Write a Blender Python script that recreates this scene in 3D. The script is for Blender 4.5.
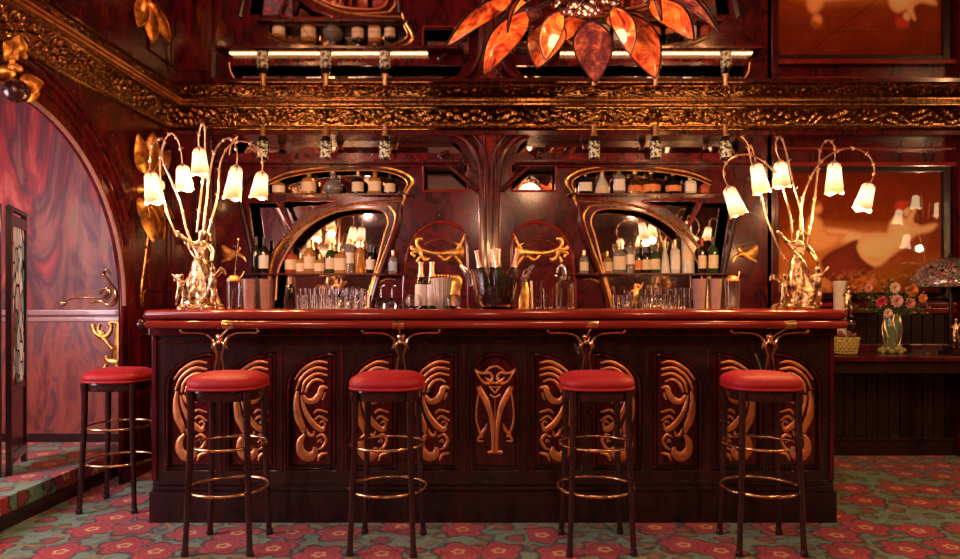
import bpy, bmesh, math, random
import numpy as np
from mathutils import Vector, Matrix
random.seed(7)
PI = math.pi
C = bpy.context.scene.collection
SC = bpy.context.scene
for o in list(bpy.data.objects): bpy.data.objects.remove(o)

# ---------------------------------------------------------------- camera
F, CX, CY = 690.0, 493.0, 298.0
cam = bpy.data.cameras.new('camera'); camo = bpy.data.objects.new('camera', cam); C.objects.link(camo)
cam.sensor_width = 36; cam.lens = 36*F/960
cam.shift_x = -(CX-480)/960; cam.shift_y = (CY-279.5)/960
camo.location = (0, 0, 1.2); camo.rotation_euler = (PI/2, 0, 0)
cam.clip_start = .05
SC.camera = camo

# ---------------------------------------------------------------- world, exposure, large lights
w = bpy.data.worlds.new('world'); SC.world = w; w.use_nodes = True
w.node_tree.nodes['Background'].inputs[0].default_value = (.55, .35, .35, 1)
w.node_tree.nodes['Background'].inputs[1].default_value = .15
SC.view_settings.view_transform = 'Standard'; SC.view_settings.look = 'None'
SC.view_settings.exposure = 0.12; SC.view_settings.gamma = 1; SC.view_settings.use_curve_mapping = False
SC.cycles.max_bounces = 10; SC.cycles.glossy_bounces = 5; SC.cycles.transmission_bounces = 8
SC.cycles.diffuse_bounces = 3; SC.cycles.caustics_reflective = False; SC.cycles.caustics_refractive = False
SC.cycles.sample_clamp_indirect = 6; SC.cycles.use_denoising = True

def area(name, loc, to, sx, sy, power, col):
    l = bpy.data.lights.new(name, 'AREA'); l.shape = 'RECTANGLE'; l.size = sx; l.size_y = sy
    l.energy = power; l.color = col
    o = bpy.data.objects.new(name, l); C.objects.link(o); o.location = loc
    o.rotation_euler = (Vector(to)-Vector(loc)).to_track_quat('-Z', 'Y').to_euler()
    return o
def point(name, loc, power, col, r=.03, parent=None):
    l = bpy.data.lights.new(name, 'POINT'); l.energy = power; l.color = col; l.shadow_soft_size = r
    o = bpy.data.objects.new(name, l); C.objects.link(o); o.location = loc
    if parent: o.parent = parent; o.location = Vector(loc)-root_loc(parent)
    return o
area('alcove_daylight', (-4.2, 2.3, 1.5), (-1.0, 3.5, .8), 1.3, 1.4, 75, (1, .72, .80))
area('alcove_window_light', (-3.95, 3.3, 1.75), (-2.9, 5.02, 1.35), 1.2, 1.0, 20, (1, .66, .62))

# ---------------------------------------------------------------- helpers
def P(px, py, Y):
    return Vector(((px-CX)*Y/F, Y, 1.2-(py-CY)*Y/F))
def root_loc(o):
    v = Vector((0, 0, 0))
    while o: v = v+o.location; o = o.parent
    return v
def thing(name, label, cat, loc=(0, 0, 0), group=None):
    o = bpy.data.objects.new(name, None); C.objects.link(o); o.location = loc; o.empty_display_size = .05
    o['label'] = label; o['category'] = cat
    if group: o['group'] = group
    return o
def tag(o, label, cat, group=None):
    o['label'] = label; o['category'] = cat
    if group: o['group'] = group
    return o
def struct(o): o['kind'] = 'structure'; return o
def copy_tree(o, parent=None):
    c = o.copy(); C.objects.link(c)
    if parent: c.parent = parent
    for ch in list(o.children): copy_tree(ch, c)
    return c
def from_mesh(name, me, mat, parent=None, smooth=True):
    o = bpy.data.objects.new(name, me); C.objects.link(o)
    if parent:
        me.transform(Matrix.Translation(-root_loc(parent))); o.parent = parent
    me.materials.clear(); me.materials.append(mat)
    if smooth: me.shade_smooth()
    return o
def crom(pts, n=8, closed=False):
    """smooth a list of tuples (any dimension) by Catmull-Rom"""
    P_ = [np.array(p, float) for p in pts]; out = []
    N = len(P_)
    if N < 3 and not closed: 
        return [P_[0]+(P_[-1]-P_[0])*t for t in np.linspace(0, 1, n+1)]
    rng = range(N if closed else N-1)
    for i in rng:
        p1, p2 = P_[i], P_[(i+1) % N]
        p0 = P_[(i-1) % N] if (closed or i > 0) else 2*p1-p2
        p3 = P_[(i+2) % N] if (closed or i+2 < N) else 2*p2-p1
        for k in range(n):
            t = k/n
            out.append(.5*((2*p1)+(-p0+p2)*t+(2*p0-5*p1+4*p2-p3)*t*t+(-p0+3*p1-3*p2+p3)*t**3))
    if not closed: out.append(P_[-1])
    return out
class MB:
    def __init__(s): s.v = []; s.f = []; s.sharp = False
    def add(s, vs, fs):
        b = len(s.v); s.v += [tuple(v) for v in vs]; s.f += [tuple(b+i for i in f) for f in fs]; return s
    def box(s, x0, x1, y0, y1, z0, z1, bev=0):
        if bev:
            bm = bmesh.new(); bmesh.ops.create_cube(bm, size=1)
            for v in bm.verts: v.co = Vector(((x0+x1)/2+v.co.x*(x1-x0), (y0+y1)/2+v.co.y*(y1-y0), (z0+z1)/2+v.co.z*(z1-z0)))
            bmesh.ops.bevel(bm, geom=bm.edges[:], offset=bev, segments=2, profile=.7, affect='EDGES')
            bm.verts.index_update()
            s.add([v.co[:] for v in bm.verts], [[v.index for v in f.verts] for f in bm.faces]); bm.free(); return s
        v = [(x, y, z) for z in (z0, z1) for y in (y0, y1) for x in (x0, x1)]
        return s.add(v, [(0, 2, 3, 1), (4, 5, 7, 6), (0, 1, 5, 4), (2, 6, 7, 3), (0, 4, 6, 2), (1, 3, 7, 5)])
    def lathe(s, prof, c=(0, 0, 0), n=20, sq=2, a0=0, a1=2*PI, axis=None):
        full = abs(a1-a0-2*PI) < 1e-6
        m = n if full else n+1; vs = []; fs = []
        R = Vector((0, 0, 1)).rotation_difference(Vector(axis)).to_matrix() if axis is not None else None
        for r, z in prof:
            for k in range(m):
                a = a0+(a1-a0)*k/n
                ca, sa = math.cos(a), math.sin(a)
                q = (abs(ca)**sq+abs(sa)**sq)**(-1/sq) if sq != 2 else 1
                p = Vector((r*q*ca, r*q*sa, z))
                if R: p = R @ p
                vs.append((p.x+c[0], p.y+c[1], p.z+c[2]))
        L = len(prof)
        for i in range(L-1):
            for k in range(n):
                k2 = (k+1) % m
                fs.append((i*m+k, i*m+k2, (i+1)*m+k2, (i+1)*m+k))
        if full:
            if prof[0][0] > 1e-5: fs.append(tuple(range(m-1, -1, -1)))
            if prof[-1][0] > 1e-5: fs.append(tuple((L-1)*m+k for k in range(m)))
        return s.add(vs, fs)
    def ball(s, c, r, n=12, sc=(1, 1, 1)):
        m = max(4, n//2)
        b = len(s.v)
        s.lathe([(max(1e-6, r*math.sin(PI*i/m)), -r*math.cos(PI*i/m)) for i in range(m+1)], (0, 0, 0), n)
        for i in range(b, len(s.v)):
            v = s.v[i]; s.v[i] = (c[0]+v[0]*sc[0], c[1]+v[1]*sc[1], c[2]+v[2]*sc[2])
        return s
    def tube(s, pts, rad, n=8, closed=False, sm=6, flat=None, h=None):
        """pts 3d; rad number or list; flat=(normal) makes an elliptical relief of height h"""
        if not hasattr(rad, '__len__'): rad = [rad]*len(pts)
        q = [tuple(p)+(r,) for p, r in zip(pts, rad)]
        q = crom(q, sm, closed) if sm else [np.array(a, float) for a in q]
        X = [Vector(a[:3]) for a in q]; Rr = [max(1e-5, a[3]) for a in q]; N = len(X)
        ref = None; vs = []
        for i in range(N):
            a = X[(i-1) % N] if (closed or i > 0) else X[i]
            b = X[(i+1) % N] if (closed or i < N-1) else X[i]
            t = (b-a); t = t.normalized() if t.length > 1e-9 else Vector((0, 0, 1))
            if flat is not None:
                nn = Vector(flat); side = t.cross(nn); side = side.normalized() if side.length > 1e-6 else Vector((1, 0, 0))
                hh = h if h else Rr[i]
                for k in range(n):
                    an = 2*PI*k/n
                    vs.append(X[i]+side*math.cos(an)*Rr[i]+nn*math.sin(an)*min(hh, Rr[i]*1.2))
            else:
                if ref is None:
                    ref = Vector((0, 0, 1)) if abs(t.z) < .9 else Vector((1, 0, 0))
                ref = (ref-t*ref.dot(t)); ref = ref.normalized() if ref.length > 1e-6 else t.orthogonal().normalized()
                o2 = t.cross(ref)
                for k in range(n):
                    an = 2*PI*k/n
                    vs.append(X[i]+ref*math.cos(an)*Rr[i]+o2*math.sin(an)*Rr[i])
        fs = []
        for i in range(N if closed else N-1):
            j = (i+1) % N
            for k in range(n):
                fs.append((i*n+k, i*n+(k+1) % n, j*n+(k+1) % n, j*n+k))
        if not closed: fs += [tuple(range(n-1, -1, -1)), tuple((N-1)*n+k for k in range(n))]
        return s.add(vs, fs)
    def build(s, name, mat, parent=None, smooth=True, angle=40):
        me = bpy.data.meshes.new(name); me.from_pydata(s.v, [], s.f); me.validate()
        bm = bmesh.new(); bm.from_mesh(me); bmesh.ops.recalc_face_normals(bm, faces=bm.faces[:])
        if smooth:
            for e in bm.edges:
                if len(e.link_faces) == 2 and e.calc_face_angle(0) > math.radians(angle): e.smooth = False
        bm.to_mesh(me); bm.free()
        return from_mesh(name, me, mat, parent, smooth)
def plate(name, loops, y0, th, mat, parent=None, to3=None, bev=0):
    """flat board with holes. loops: lists of (x, z). Front face at y0, thickness th to +y. to3 maps (x, z, d)."""
    cu = bpy.data.curves.new(name, 'CURVE'); cu.dimensions = '2D'; cu.fill_mode = 'BOTH'; cu.extrude = th/2
    cu.bevel_depth = bev
    for L in loops:
        sp = cu.splines.new('POLY'); sp.points.add(len(L)-1); sp.use_cyclic_u = True
        for i, p in enumerate(L): sp.points[i].co = (p[0], p[1], 0, 1)
    t = bpy.data.objects.new('t', cu); C.objects.link(t)
    dg = bpy.context.evaluated_depsgraph_get(); dg.update()
    me = bpy.data.meshes.new_from_object(t.evaluated_get(dg)); bpy.data.objects.remove(t)
    me.name = name
    for v in me.vertices:
        x, z, d = v.co
        v.co = to3(x, z, d+th/2) if to3 else (x, y0+th/2-d, z)
    bm = bmesh.new(); bm.from_mesh(me); bmesh.ops.remove_doubles(bm, verts=bm.verts[:], dist=1e-5)
    bmesh.ops.recalc_face_normals(bm, faces=bm.faces[:]); bm.to_mesh(me); bm.free()
    return from_mesh(name, me, mat, parent, smooth=False)
def skin(name, J, E, root, mat, parent=None, sub=2, extra=None):
    """one continuous body grown over a skeleton. J: name -> (x,y,z,r)"""
    keys = list(J); me = bpy.data.meshes.new(name)
    me.from_pydata([J[k][:3] for k in keys], [(keys.index(a), keys.index(b)) for a, b in E], [])
    o = bpy.data.objects.new('t', me); C.objects.link(o)
    m = o.modifiers.new('s', 'SKIN'); m.branch_smoothing = .5
    m2 = o.modifiers.new('d', 'SUBSURF'); m2.levels = sub
    for i, k in enumerate(keys):
        sv = me.skin_vertices[0].data[i]; r = J[k][3]; sv.radius = r if hasattr(r, '__len__') else (r, r)
        sv.use_root = (k == root)
    dg = bpy.context.evaluated_depsgraph_get(); dg.update()
    nm = bpy.data.meshes.new_from_object(o.evaluated_get(dg)); bpy.data.objects.remove(o); nm.name = name
    if extra:
        for v in nm.vertices: v.co = extra(v.co)
    if parent: nm.transform(Matrix.Translation(root_loc(parent)))
    return from_mesh(name, nm, mat, parent)
def arc(cx, cy, rx, ry, a0, a1, n=24):
    return [(cx+rx*math.cos(a0+(a1-a0)*i/n), cy+ry*math.sin(a0+(a1-a0)*i/n)) for i in range(n+1)]

# ---------------------------------------------------------------- materials
class NT:
    def __init__(s, name):
        s.m = bpy.data.materials.new(name); s.m.use_nodes = True; s.t = s.m.node_tree
        s.b = s.t.nodes['Principled BSDF']
    def n(s, ty, **kw):
        x = s.t.nodes.new(ty)
        for k, v in kw.items():
            if k.startswith('i_'): x.inputs[k[2:].replace('_', ' ')].default_value = v
            else: setattr(x, k, v)
        return x
    def l(s, a, b): s.t.links.new(a, b)
    def math(s, op, a, b=None, c=None):
        x = s.n('ShaderNodeMath', operation=op)
        for i, v in enumerate((a, b, c)):
            if v is None: continue
            if hasattr(v, 'is_linked'): s.l(v, x.inputs[i])
            else: x.inputs[i].default_value = v
        return x.outputs[0]
    def ramp(s, fac, stops, interp='LINEAR'):
        r = s.n('ShaderNodeValToRGB'); r.color_ramp.interpolation = interp
        while len(r.color_ramp.elements) < len(stops): r.color_ramp.elements.new(1)
        for e, (p, c) in zip(r.color_ramp.elements, stops): e.position = p; e.color = (*c, 1)
        s.l(fac, r.inputs[0]); return r.outputs[0]
    def coord(s, scale=(1, 1, 1), rot=(0, 0, 0)):
        tc = s.n('ShaderNodeTexCoord'); mp = s.n('ShaderNodeMapping')
        mp.inputs['Scale'].default_value = scale; mp.inputs['Rotation'].default_value = rot
        s.l(tc.outputs['Object'], mp.inputs[0]); return mp.outputs[0]
    def noise(s, vec, scale, detail=4, rough=.6, dist=0):
        x = s.n('ShaderNodeTexNoise'); s.l(vec, x.inputs['Vector']); x.inputs['Scale'].default_value = scale
        x.inputs['Detail'].default_value = detail; x.inputs['Roughness'].default_value = rough
        x.inputs['Distortion'].default_value = dist; return x.outputs['Fac']
    def bump(s, h, strength, dist=.01):
        b = s.n('ShaderNodeBump'); b.inputs['Strength'].default_value = strength; b.inputs['Distance'].default_value = dist
        s.l(h, b.inputs['Height']); s.l(b.outputs[0], s.b.inputs['Normal'])
    def set(s, **kw):
        for k, v in kw.items():
            k = k.replace('_', ' ')
            if isinstance(v, tuple) and len(v) == 3: v = (*v, 1)
            s.b.inputs[k].default_value = v
        return s
def wood(name, c0, c1, scale=(3, 3, .6), rough=.22, coat=.5, bump=.05):
    n = NT(name); v = n.coord(scale)
    f = n.noise(v, 5, 6, .65, 1.2); n.l(n.ramp(f, [(.36, c0), (.52, tuple(a*.45+b*.55 for a, b in zip(c1, c0))), (.74, c1)]), n.b.inputs['Base Color'])
    g = n.noise(n.coord(), 14, 3); r = n.math('MULTIPLY_ADD', g, .18, rough-.07); n.l(r, n.b.inputs['Roughness'])
    n.set(Coat_Weight=coat*.6, Coat_Roughness=.10, Specular_IOR_Level=.35); n.bump(f, bump); return n.m
def metal(name, col, rough=.25, var=.15, dark=None, sc=30, bump=0.0):
    n = NT(name); f = n.noise(n.coord(), sc, 4)
    d = dark or tuple(c*.55 for c in col)
    n.l(n.ramp(f, [(.35, d), (.6, col)]), n.b.inputs['Base Color'])
    n.l(n.math('MULTIPLY_ADD', f, var, rough-.05), n.b.inputs['Roughness']); n.set(Metallic=1.0)
    if bump: n.bump(f, bump)
    return n.m
def plain(name, col, rough=.5, metallic=0, coat=0, sc=25, vary=.25):
    n = NT(name); f = n.noise(n.coord(), sc, 3)
    n.l(n.ramp(f, [(.3, tuple(c*(1-vary) for c in col)), (.7, col)]), n.b.inputs['Base Color'])
    n.set(Roughness=rough, Metallic=metallic, Coat_Weight=coat); return n.m
def glass(name, col, rough=.03, ior=1.45, trans=1.0):
    n = NT(name); n.set(Base_Color=col, Roughness=rough, Transmission_Weight=trans, IOR=ior); return n.m
def emit(name, col, st, base=None):
    n = NT(name); n.set(Base_Color=base or col, Emission_Color=col, Emission_Strength=st); return n.m

M = {}
M['wood'] = wood('mahogany', (.020, .002, .005), (.15, .009, .012))
M['wood_red'] = wood('red_mahogany_top', (.17, .014, .012), (.33, .035, .022), (.5, 3, 3), .16, .9)
M['wood_dark'] = wood('ebonised_mahogany', (.012, .005, .006), (.04, .011, .012), rough=.28, coat=.6)
M['wood_deep'] = wood('deep_mahogany', (.014, .001, .004), (.14, .007, .012), (2, 2, 1), .18, .6)
M['wood_mid'] = wood('burr_mahogany', (.022, .001, .004), (.19, .009, .012), (2, 2, 2), .18, .6)
M['wood_leg'] = wood('stool_leg_wood', (.015, .004, .006), (.06, .014, .016), (8, 8, 1.5), .22, .9)
M['brass'] = metal('brass', (1, .68, .36), .2)
M['gold'] = metal('gilt_bronze', (1, .62, .2), .28, dark=(.6, .26, .05))
M['goldleaf'] = metal('gold_leaf', (1, .60, .18), .36, dark=(.6, .26, .05))
M['sconceleaf'] = metal('tarnished_gilt_leaf', (.85, .42, .10), .38, dark=(.30, .10, .02), sc=20)
M['copper'] = metal('copper_inlay', (1, .50, .22), .40, dark=(.80, .32, .12), sc=18)
M['bronze'] = metal('pale_bronze', (.85, .62, .36), .26, dark=(.20, .11, .05), sc=38, bump=.25)
M['twig'] = metal('gilt_twig', (1, .66, .42), .3)
M['steel'] = metal('polished_steel', (.95, .93, .93), .24); M['tin'] = plain('brushed_steel', (.62, .60, .60), .22, .55, .5)
M['carved'] = metal('carved_bronzed_wood', (.46, .24, .09), .22, dark=(.08, .028, .012), sc=45)
M['carved_dark'] = metal('carved_dark_wood', (.16, .055, .03), .26, dark=(.05, .015, .012), sc=45)
n = NT('red_velvet'); f = n.noise(n.coord(), 220, 3)
n.l(n.ramp(f, [(.3, (.30, .004, .012)), (.7, (.50, .008, .022))]), n.b.inputs['Base Color'])
n.set(Roughness=.55, Sheen_Weight=.15, Sheen_Roughness=.4, Sheen_Tint=(1, .25, .3)); n.bump(f, .15, .003); M['velvet'] = n.m
n = NT('antique_mirror'); f = n.noise(n.coord(), 3, 5)
n.l(n.ramp(f, [(.3, (.75, .66, .60)), (.7, (.88, .82, .78))]), n.b.inputs['Base Color']); n.set(Metallic=1.0, Roughness=.025); M['mirror'] = n.m
# mirrored ceiling with joints
n = NT('ceiling_mirror'); tc = n.n('ShaderNodeTexCoord'); sp = n.n('ShaderNodeSeparateXYZ'); n.l(tc.outputs['Object'], sp.inputs[0])
def joint(n, s_, period, off, wid):
    m = n.math('PINGPONG', n.math('ADD', s_, off), period/2); return n.math('LESS_THAN', m, wid)
j = n.math('MAXIMUM', joint(n, sp.outputs['X'], 1.4, .7+3.09, .003), joint(n, sp.outputs['Y'], .62, .07, .003))
f = n.noise(n.coord(), 1.5, 4)
mx = n.n('ShaderNodeMix', data_type='RGBA'); n.l(j, mx.inputs[0])
n.l(n.ramp(f, [(.3, (.62, .50, .47)), (.7, (.78, .66, .62))]), mx.inputs['A']); mx.inputs['B'].default_value = (.16, .09, .08, 1)
n.l(mx.outputs['Result'], n.b.inputs['Base Color']); n.set(Metallic=1.0, Roughness=.03)
M['ceiling'] = n.m
# carpet
def carpet():
    n = NT('floral_carpet'); tc = n.n('ShaderNodeTexCoord'); s0 = n.n('ShaderNodeSeparateXYZ'); n.l(tc.outputs['Object'], s0.inputs[0]); c0 = n.n('ShaderNodeCombineXYZ')
    n.l(n.math('SUBTRACT', s0.outputs['X'], s0.outputs['Z']), c0.inputs[0]); n.l(s0.outputs['Y'], c0.inputs[1]); vec = c0.outputs[0]
    def rosette(scale, seed, rad, petals):
        mp = n.n('ShaderNodeMapping'); mp.inputs['Scale'].default_value = (scale, scale, 0); mp.inputs['Location'].default_value = (seed, seed*.7, 0)
        n.l(vec, mp.inputs[0])
        dv = n.n('ShaderNodeTexNoise'); n.l(vec, dv.inputs['Vector']); dv.inputs['Scale'].default_value = 9
        vo = n.n('ShaderNodeTexVoronoi', voronoi_dimensions='2D'); vo.inputs['Scale'].default_value = 1; vo.inputs['Randomness'].default_value = .62
        n.l(mp.outputs[0], vo.inputs['Vector'])
        su = n.n('ShaderNodeVectorMath', operation='SUBTRACT'); n.l(mp.outputs[0], su.inputs[0]); n.l(vo.outputs['Position'], su.inputs[1])
        s3 = n.n('ShaderNodeSeparateXYZ'); n.l(su.outputs[0], s3.inputs[0])
        th = n.math('ARCTAN2', s3.outputs['Y'], s3.outputs['X'])
        r = n.math('SQRT', n.math('ADD', n.math('MULTIPLY', s3.outputs['X'], s3.outputs['X']), n.math('MULTIPLY', s3.outputs['Y'], s3.outputs['Y'])))
        sc = n.n('ShaderNodeSeparateColor'); n.l(vo.outputs['Color'], sc.inputs[0])
        ph = n.math('MULTIPLY', sc.outputs[0], 6.28)
        co = n.math('COSINE', n.math('ADD', n.math('MULTIPLY', th, petals), ph))
        R0 = n.math('MULTIPLY_ADD', n.math('ABSOLUTE', co), rad*.34, rad*.75)
        R1 = n.math('MULTIPLY_ADD', dv.outputs['Fac'], .25, .87)
        return n.math('DIVIDE', r, n.math('MULTIPLY', R0, R1)), sc, th
    def mix(fac, a, b):
        m = n.n('ShaderNodeMix', data_type='RGBA'); n.l(fac, m.inputs[0])
        for k, v in (('A', a), ('B', b)):
            if isinstance(v, tuple): m.inputs[k].default_value = (*v, 1)
            else: n.l(v, m.inputs[k])
        return m.outputs['Result']
    big, sc1, _ = rosette(3.7, 3.1, .47, 2.5)
    cb = n.ramp(big, [(0, (.60, .08, .02)), (.13, (.70, .06, .03)), (.17, (.95, .62, .30)), (.26, (.95, .60, .28)), (.30, (.50, .012, .02)), (.52, (.62, .02, .045)), (.60, (.16, .004, .012)), (.66, (.70, .03, .07)), (.80, (.55, .02, .05)), (.86, (.13, .004, .01)), (.93, (.03, .008, .01))])
    sm, sc2, _ = rosette(6.5, 9.7, .36, 1.5)
    cs = n.ramp(sm, [(0, (.42, .24, .06)), (.25, (.30, .20, .06)), (.5, (.11, .15, .06)), (.85, (.05, .08, .04)), (.95, (.02, .03, .02))])
    cs2 = n.ramp(sm, [(0, (.55, .05, .05)), (.3, (.36, .02, .03)), (.6, (.30, .05, .03)), (.9, (.04, .01, .01))])
    f = n.noise(vec, 7, 5, .7, 1.5)
    bg = n.ramp(f, [(.25, (.012, .03, .028)), (.40, (.08, .24, .18)), (.52, (.22, .46, .34)), (.62, (.10, .20, .09)), (.75, (.42, .30, .08))])
    pick = n.math('LESS_THAN', sc2.outputs[1], .4)
    small = mix(pick, cs, cs2)
    col = mix(n.math('LESS_THAN', sm, 1.0), bg, small)
    on = n.math('MULTIPLY', n.math('LESS_THAN', big, 1.0), n.math('GREATER_THAN', sc1.outputs[1], .12))
    col = mix(on, col, cb)
    # thin gold tendrils
    wv = n.n('ShaderNodeTexWave', wave_type='RINGS'); n.l(vec, wv.inputs['Vector']); wv.inputs['Scale'].default_value = 2.2
    wv.inputs['Distortion'].default_value = 9; wv.inputs['Detail'].default_value = 1; wv.inputs['Detail Scale'].default_value = 1.6
    tend = n.math('MULTIPLY', n.math('GREATER_THAN', wv.outputs['Fac'], .955), n.math('GREATER_THAN', big, .95))
    col = mix(tend, col, (.40, .24, .10))
    pile = n.noise(vec, 260, 2)
    m = n.n('ShaderNodeMix', data_type='RGBA', blend_type='MULTIPLY'); m.inputs[0].default_value = 1
    n.l(col, m.inputs['A']); n.l(n.ramp(pile, [(.3, (.6, .6, .6)), (.7, (1, 1, 1))]), m.inputs['B'])
    n.l(m.outputs['Result'], n.b.inputs['Base Color']); n.set(Roughness=.85, Sheen_Weight=.25); n.bump(pile, .5, .004)
    return n.m
M['carpet'] = carpet()

# ---------------------------------------------------------------- structure
H = 2.608
YW = 5.30          # back wall
XL = -2.38         # side wall with the arch
XR, YB = 5.6, -3.0
def box_struct(name, a, mat, bev=0):
    return struct(MB().box(*a, bev).build(name, mat, smooth=False))
box_struct('floor', (-4.4, XR+.1, YB-.1, YW+.1, -.06, 0), M['carpet'])
box_struct('ceiling', (-4.4, XR+.1, YB-.1, YW+.1, H, H+.05), M['ceiling'])
box_struct('wall_back', (XL, XR+.1, YW, YW+.1, 0, H), M['wood'])
box_struct('wall_right', (XR, XR+.1, YB, YW, 0, H), M['wood'])
# wall behind the camera with two tall windows (the openings are left free)
wl = [[(-4.4, 0), (XR, 0), (XR, H), (-4.4, H)]]
wins = [(-1.3, 1.1)]
for a, b in wins: wl.append([(a, .9), (b, .9), (b, 2.3), (a, 2.3)])
struct(plate('wall_front', wl, YB-.1, .1, M['wood']))
pane = NT('window_glass'); pane.set(Base_Color=(.75, .6, .58), Roughness=.25, Transmission_Weight=.6)
for i, (a, b) in enumerate(wins):
    fr = struct(MB().box(a, b, YB-.07, YB-.06, .9, 2.3).build('window_%d' % (i+1), pane.m, smooth=False))
    mb = MB()
    for k in range(4): x = a+(b-a)*k/3; mb.box(x-.02, x+.02, YB-.09, YB-.03, .9, 2.3)
    for k in range(3): z = .9+1.4*k/2; mb.box(a, b, YB-.085, YB-.035, z-.02, z+.02)
    mb.build('window_frame', M['wood_dark'], fr, smooth=False)
# side wall with the round arch
ARC_Y, ARC_Z, ARC_R = 3.36, 1.15, 1.08
loop = [(ARC_Y-ARC_R, 0), (ARC_Y-ARC_R, ARC_Z)]+arc(ARC_Y, ARC_Z, ARC_R, ARC_R, PI, 0, 48)[1:]+[(ARC_Y+ARC_R, 0), (YW, 0), (YW, H), (YB, H), (YB, 0)]
struct(plate('wall_left', [loop], 0, .03, M['wood'], to3=lambda y, z, d: (XL-d, y, z)))
# alcove beyond the arch
YA = 5.02
def mural():
    n = NT('painted_silk_mural'); v = n.coord((.8, .8, .26), (0, .25, 0)); f = n.noise(v, 2.6, 6, .55, 1.2)
    g = n.noise(n.coord((9, 9, .5), (0, .3, 0)), 2.0, 4)
    c = n.ramp(f, [(.26, (.62, .05, .05)), (.37, (.90, .20, .15)), (.44, (.42, .03, .04)), (.49, (.09, .012, .03)), (.54, (.36, .10, .08)), (.60, (.22, .13, .05)), (.66, (.55, .08, .06)), (.78, (.62, .20, .16))])
    m = n.n('ShaderNodeMix', data_type='RGBA', blend_type='MULTIPLY'); m.inputs[0].default_value = 1
    n.l(c, m.inputs['A']); n.l(n.ramp(g, [(.3, (.6, .55, .55)), (.65, (1, 1, 1))]), m.inputs['B'])
    n.l(m.outputs['Result'], n.b.inputs['Base Color']); n.set(Roughness=.55, Coat_Weight=.05); return n.m
def veneer():
    n = NT('figured_veneer'); v = n.coord((1.2, 1.2, .5), (0, .2, 0)); f = n.noise(v, 3.2, 6, .6, 2.2)
    c = n.ramp(f, [(.28, (.05, .012, .018)), (.42, (.22, .045, .035)), (.52, (.34, .075, .05)), (.62, (.12, .035, .05)), (.75, (.20, .07, .07))])
    n.l(c, n.b.inputs['Base Color']); n.set(Roughness=.4, Coat_Weight=.2); return n.m
M['mural'] = mural(); M['veneer'] = veneer()
M['rail'] = plain('silvery_rail', (.42, .24, .24), .3, 0, .6)
box_struct('wall_alcove_back', (-4.4, XL-.03, YA, YA+.1, 0, H), M['mural'])
struct(plate('wall_alcove_left', [[(.9, 0), (YA, 0), (YA, H), (.9, H)], [(1.6, .8), (3.0, .8), (3.0, 2.3), (1.6, 2.3)]], 0, .1, M['mural'], to3=lambda y, z, d: (-4.3-d, y, z)))
struct(plate('wall_alcove_front', [[(-4.4, 0), (XL-.03, 0), (XL-.03, H), (-4.4, H)]], .9, .1, M['mural']))
wn = struct(MB().box(-4.37, -4.36, 1.6, 3.0, .8, 2.3).build('window_2', emit('daylit_window_glass', (1, .74, .76), 1.2), smooth=False))
mb = MB()
for k in range(3): y = 1.6+1.4*k/2; mb.box(-4.39, -4.33, y-.02, y+.02, .8, 2.3)
for k in range(4): z = .8+1.5*k/3; mb.box(-4.385, -4.335, 1.6, 3.0, z-.02, z+.02)
mb.build('window_frame', M['wood_dark'], wn, smooth=False)
box_struct('trim_1', (-4.3, XL-.03, YA-.02, YA, .16, 1.075), M['veneer'])                 # veneered dado
mb = MB()
mb.box(-4.3, XL-.03, YA-.06, YA, 1.075, 1.115, .008); mb.box(-4.3, XL-.03, YA-.04, YA, 1.03, 1.06, .006)
struct(mb.build('trim_2', M['rail'], smooth=False))
box_struct('baseboard_alcove', (-4.3, XL-.03, YA-.04, YA-.02, .16, .22), M['wood_dark'])
# carpeted step up into the alcove
st = struct(MB().box(-4.3, -2.545, 1.0, YA, 0, .16, .012).build('floor_step', M['carpet'], smooth=False))
mb = MB(); mb.box(-2.545, -2.525, 2.3, YA, 0, .075, .004); struct(mb.build('trim_3', M['wood_dark'], smooth=False))

# arch mouldings on the side wall
def sidearc(R, a0, a1, n=40): return [(XL+.004, ARC_Y+R*math.cos(a), ARC_Z+R*math.sin(a)) for a in [a0+(a1-a0)*i/n for i in range(n+1)]]
for k, (R, r, m) in enumerate(((1.085, .012, 'rail'), (1.18, .009, 'wood'), (1.245, .017, 'wood'), (1.30, .010, 'wood'))):
    pts = sidearc(R, .22+.12*k, PI-.3)
    if k == 0: pts = sidearc(R, 0, PI)
    struct(MB().tube(pts, r, 8, sm=0).build('trim_%d' % (4+k), M[m]))
mb = MB()
for z0, z1, y0, y1 in ((.16, .95, 4.62, 4.95), (1.25, 2.3, 4.76, 5.2)):
    p = [(XL+.004, y0, z0), (XL+.004, y1, z0), (XL+.004, y1, z1), (XL+.004, y0, z1)]
    mb.tube(p, .012, 6, closed=True, sm=0)
struct(mb.build('trim_8', M['wood_mid']))

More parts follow.
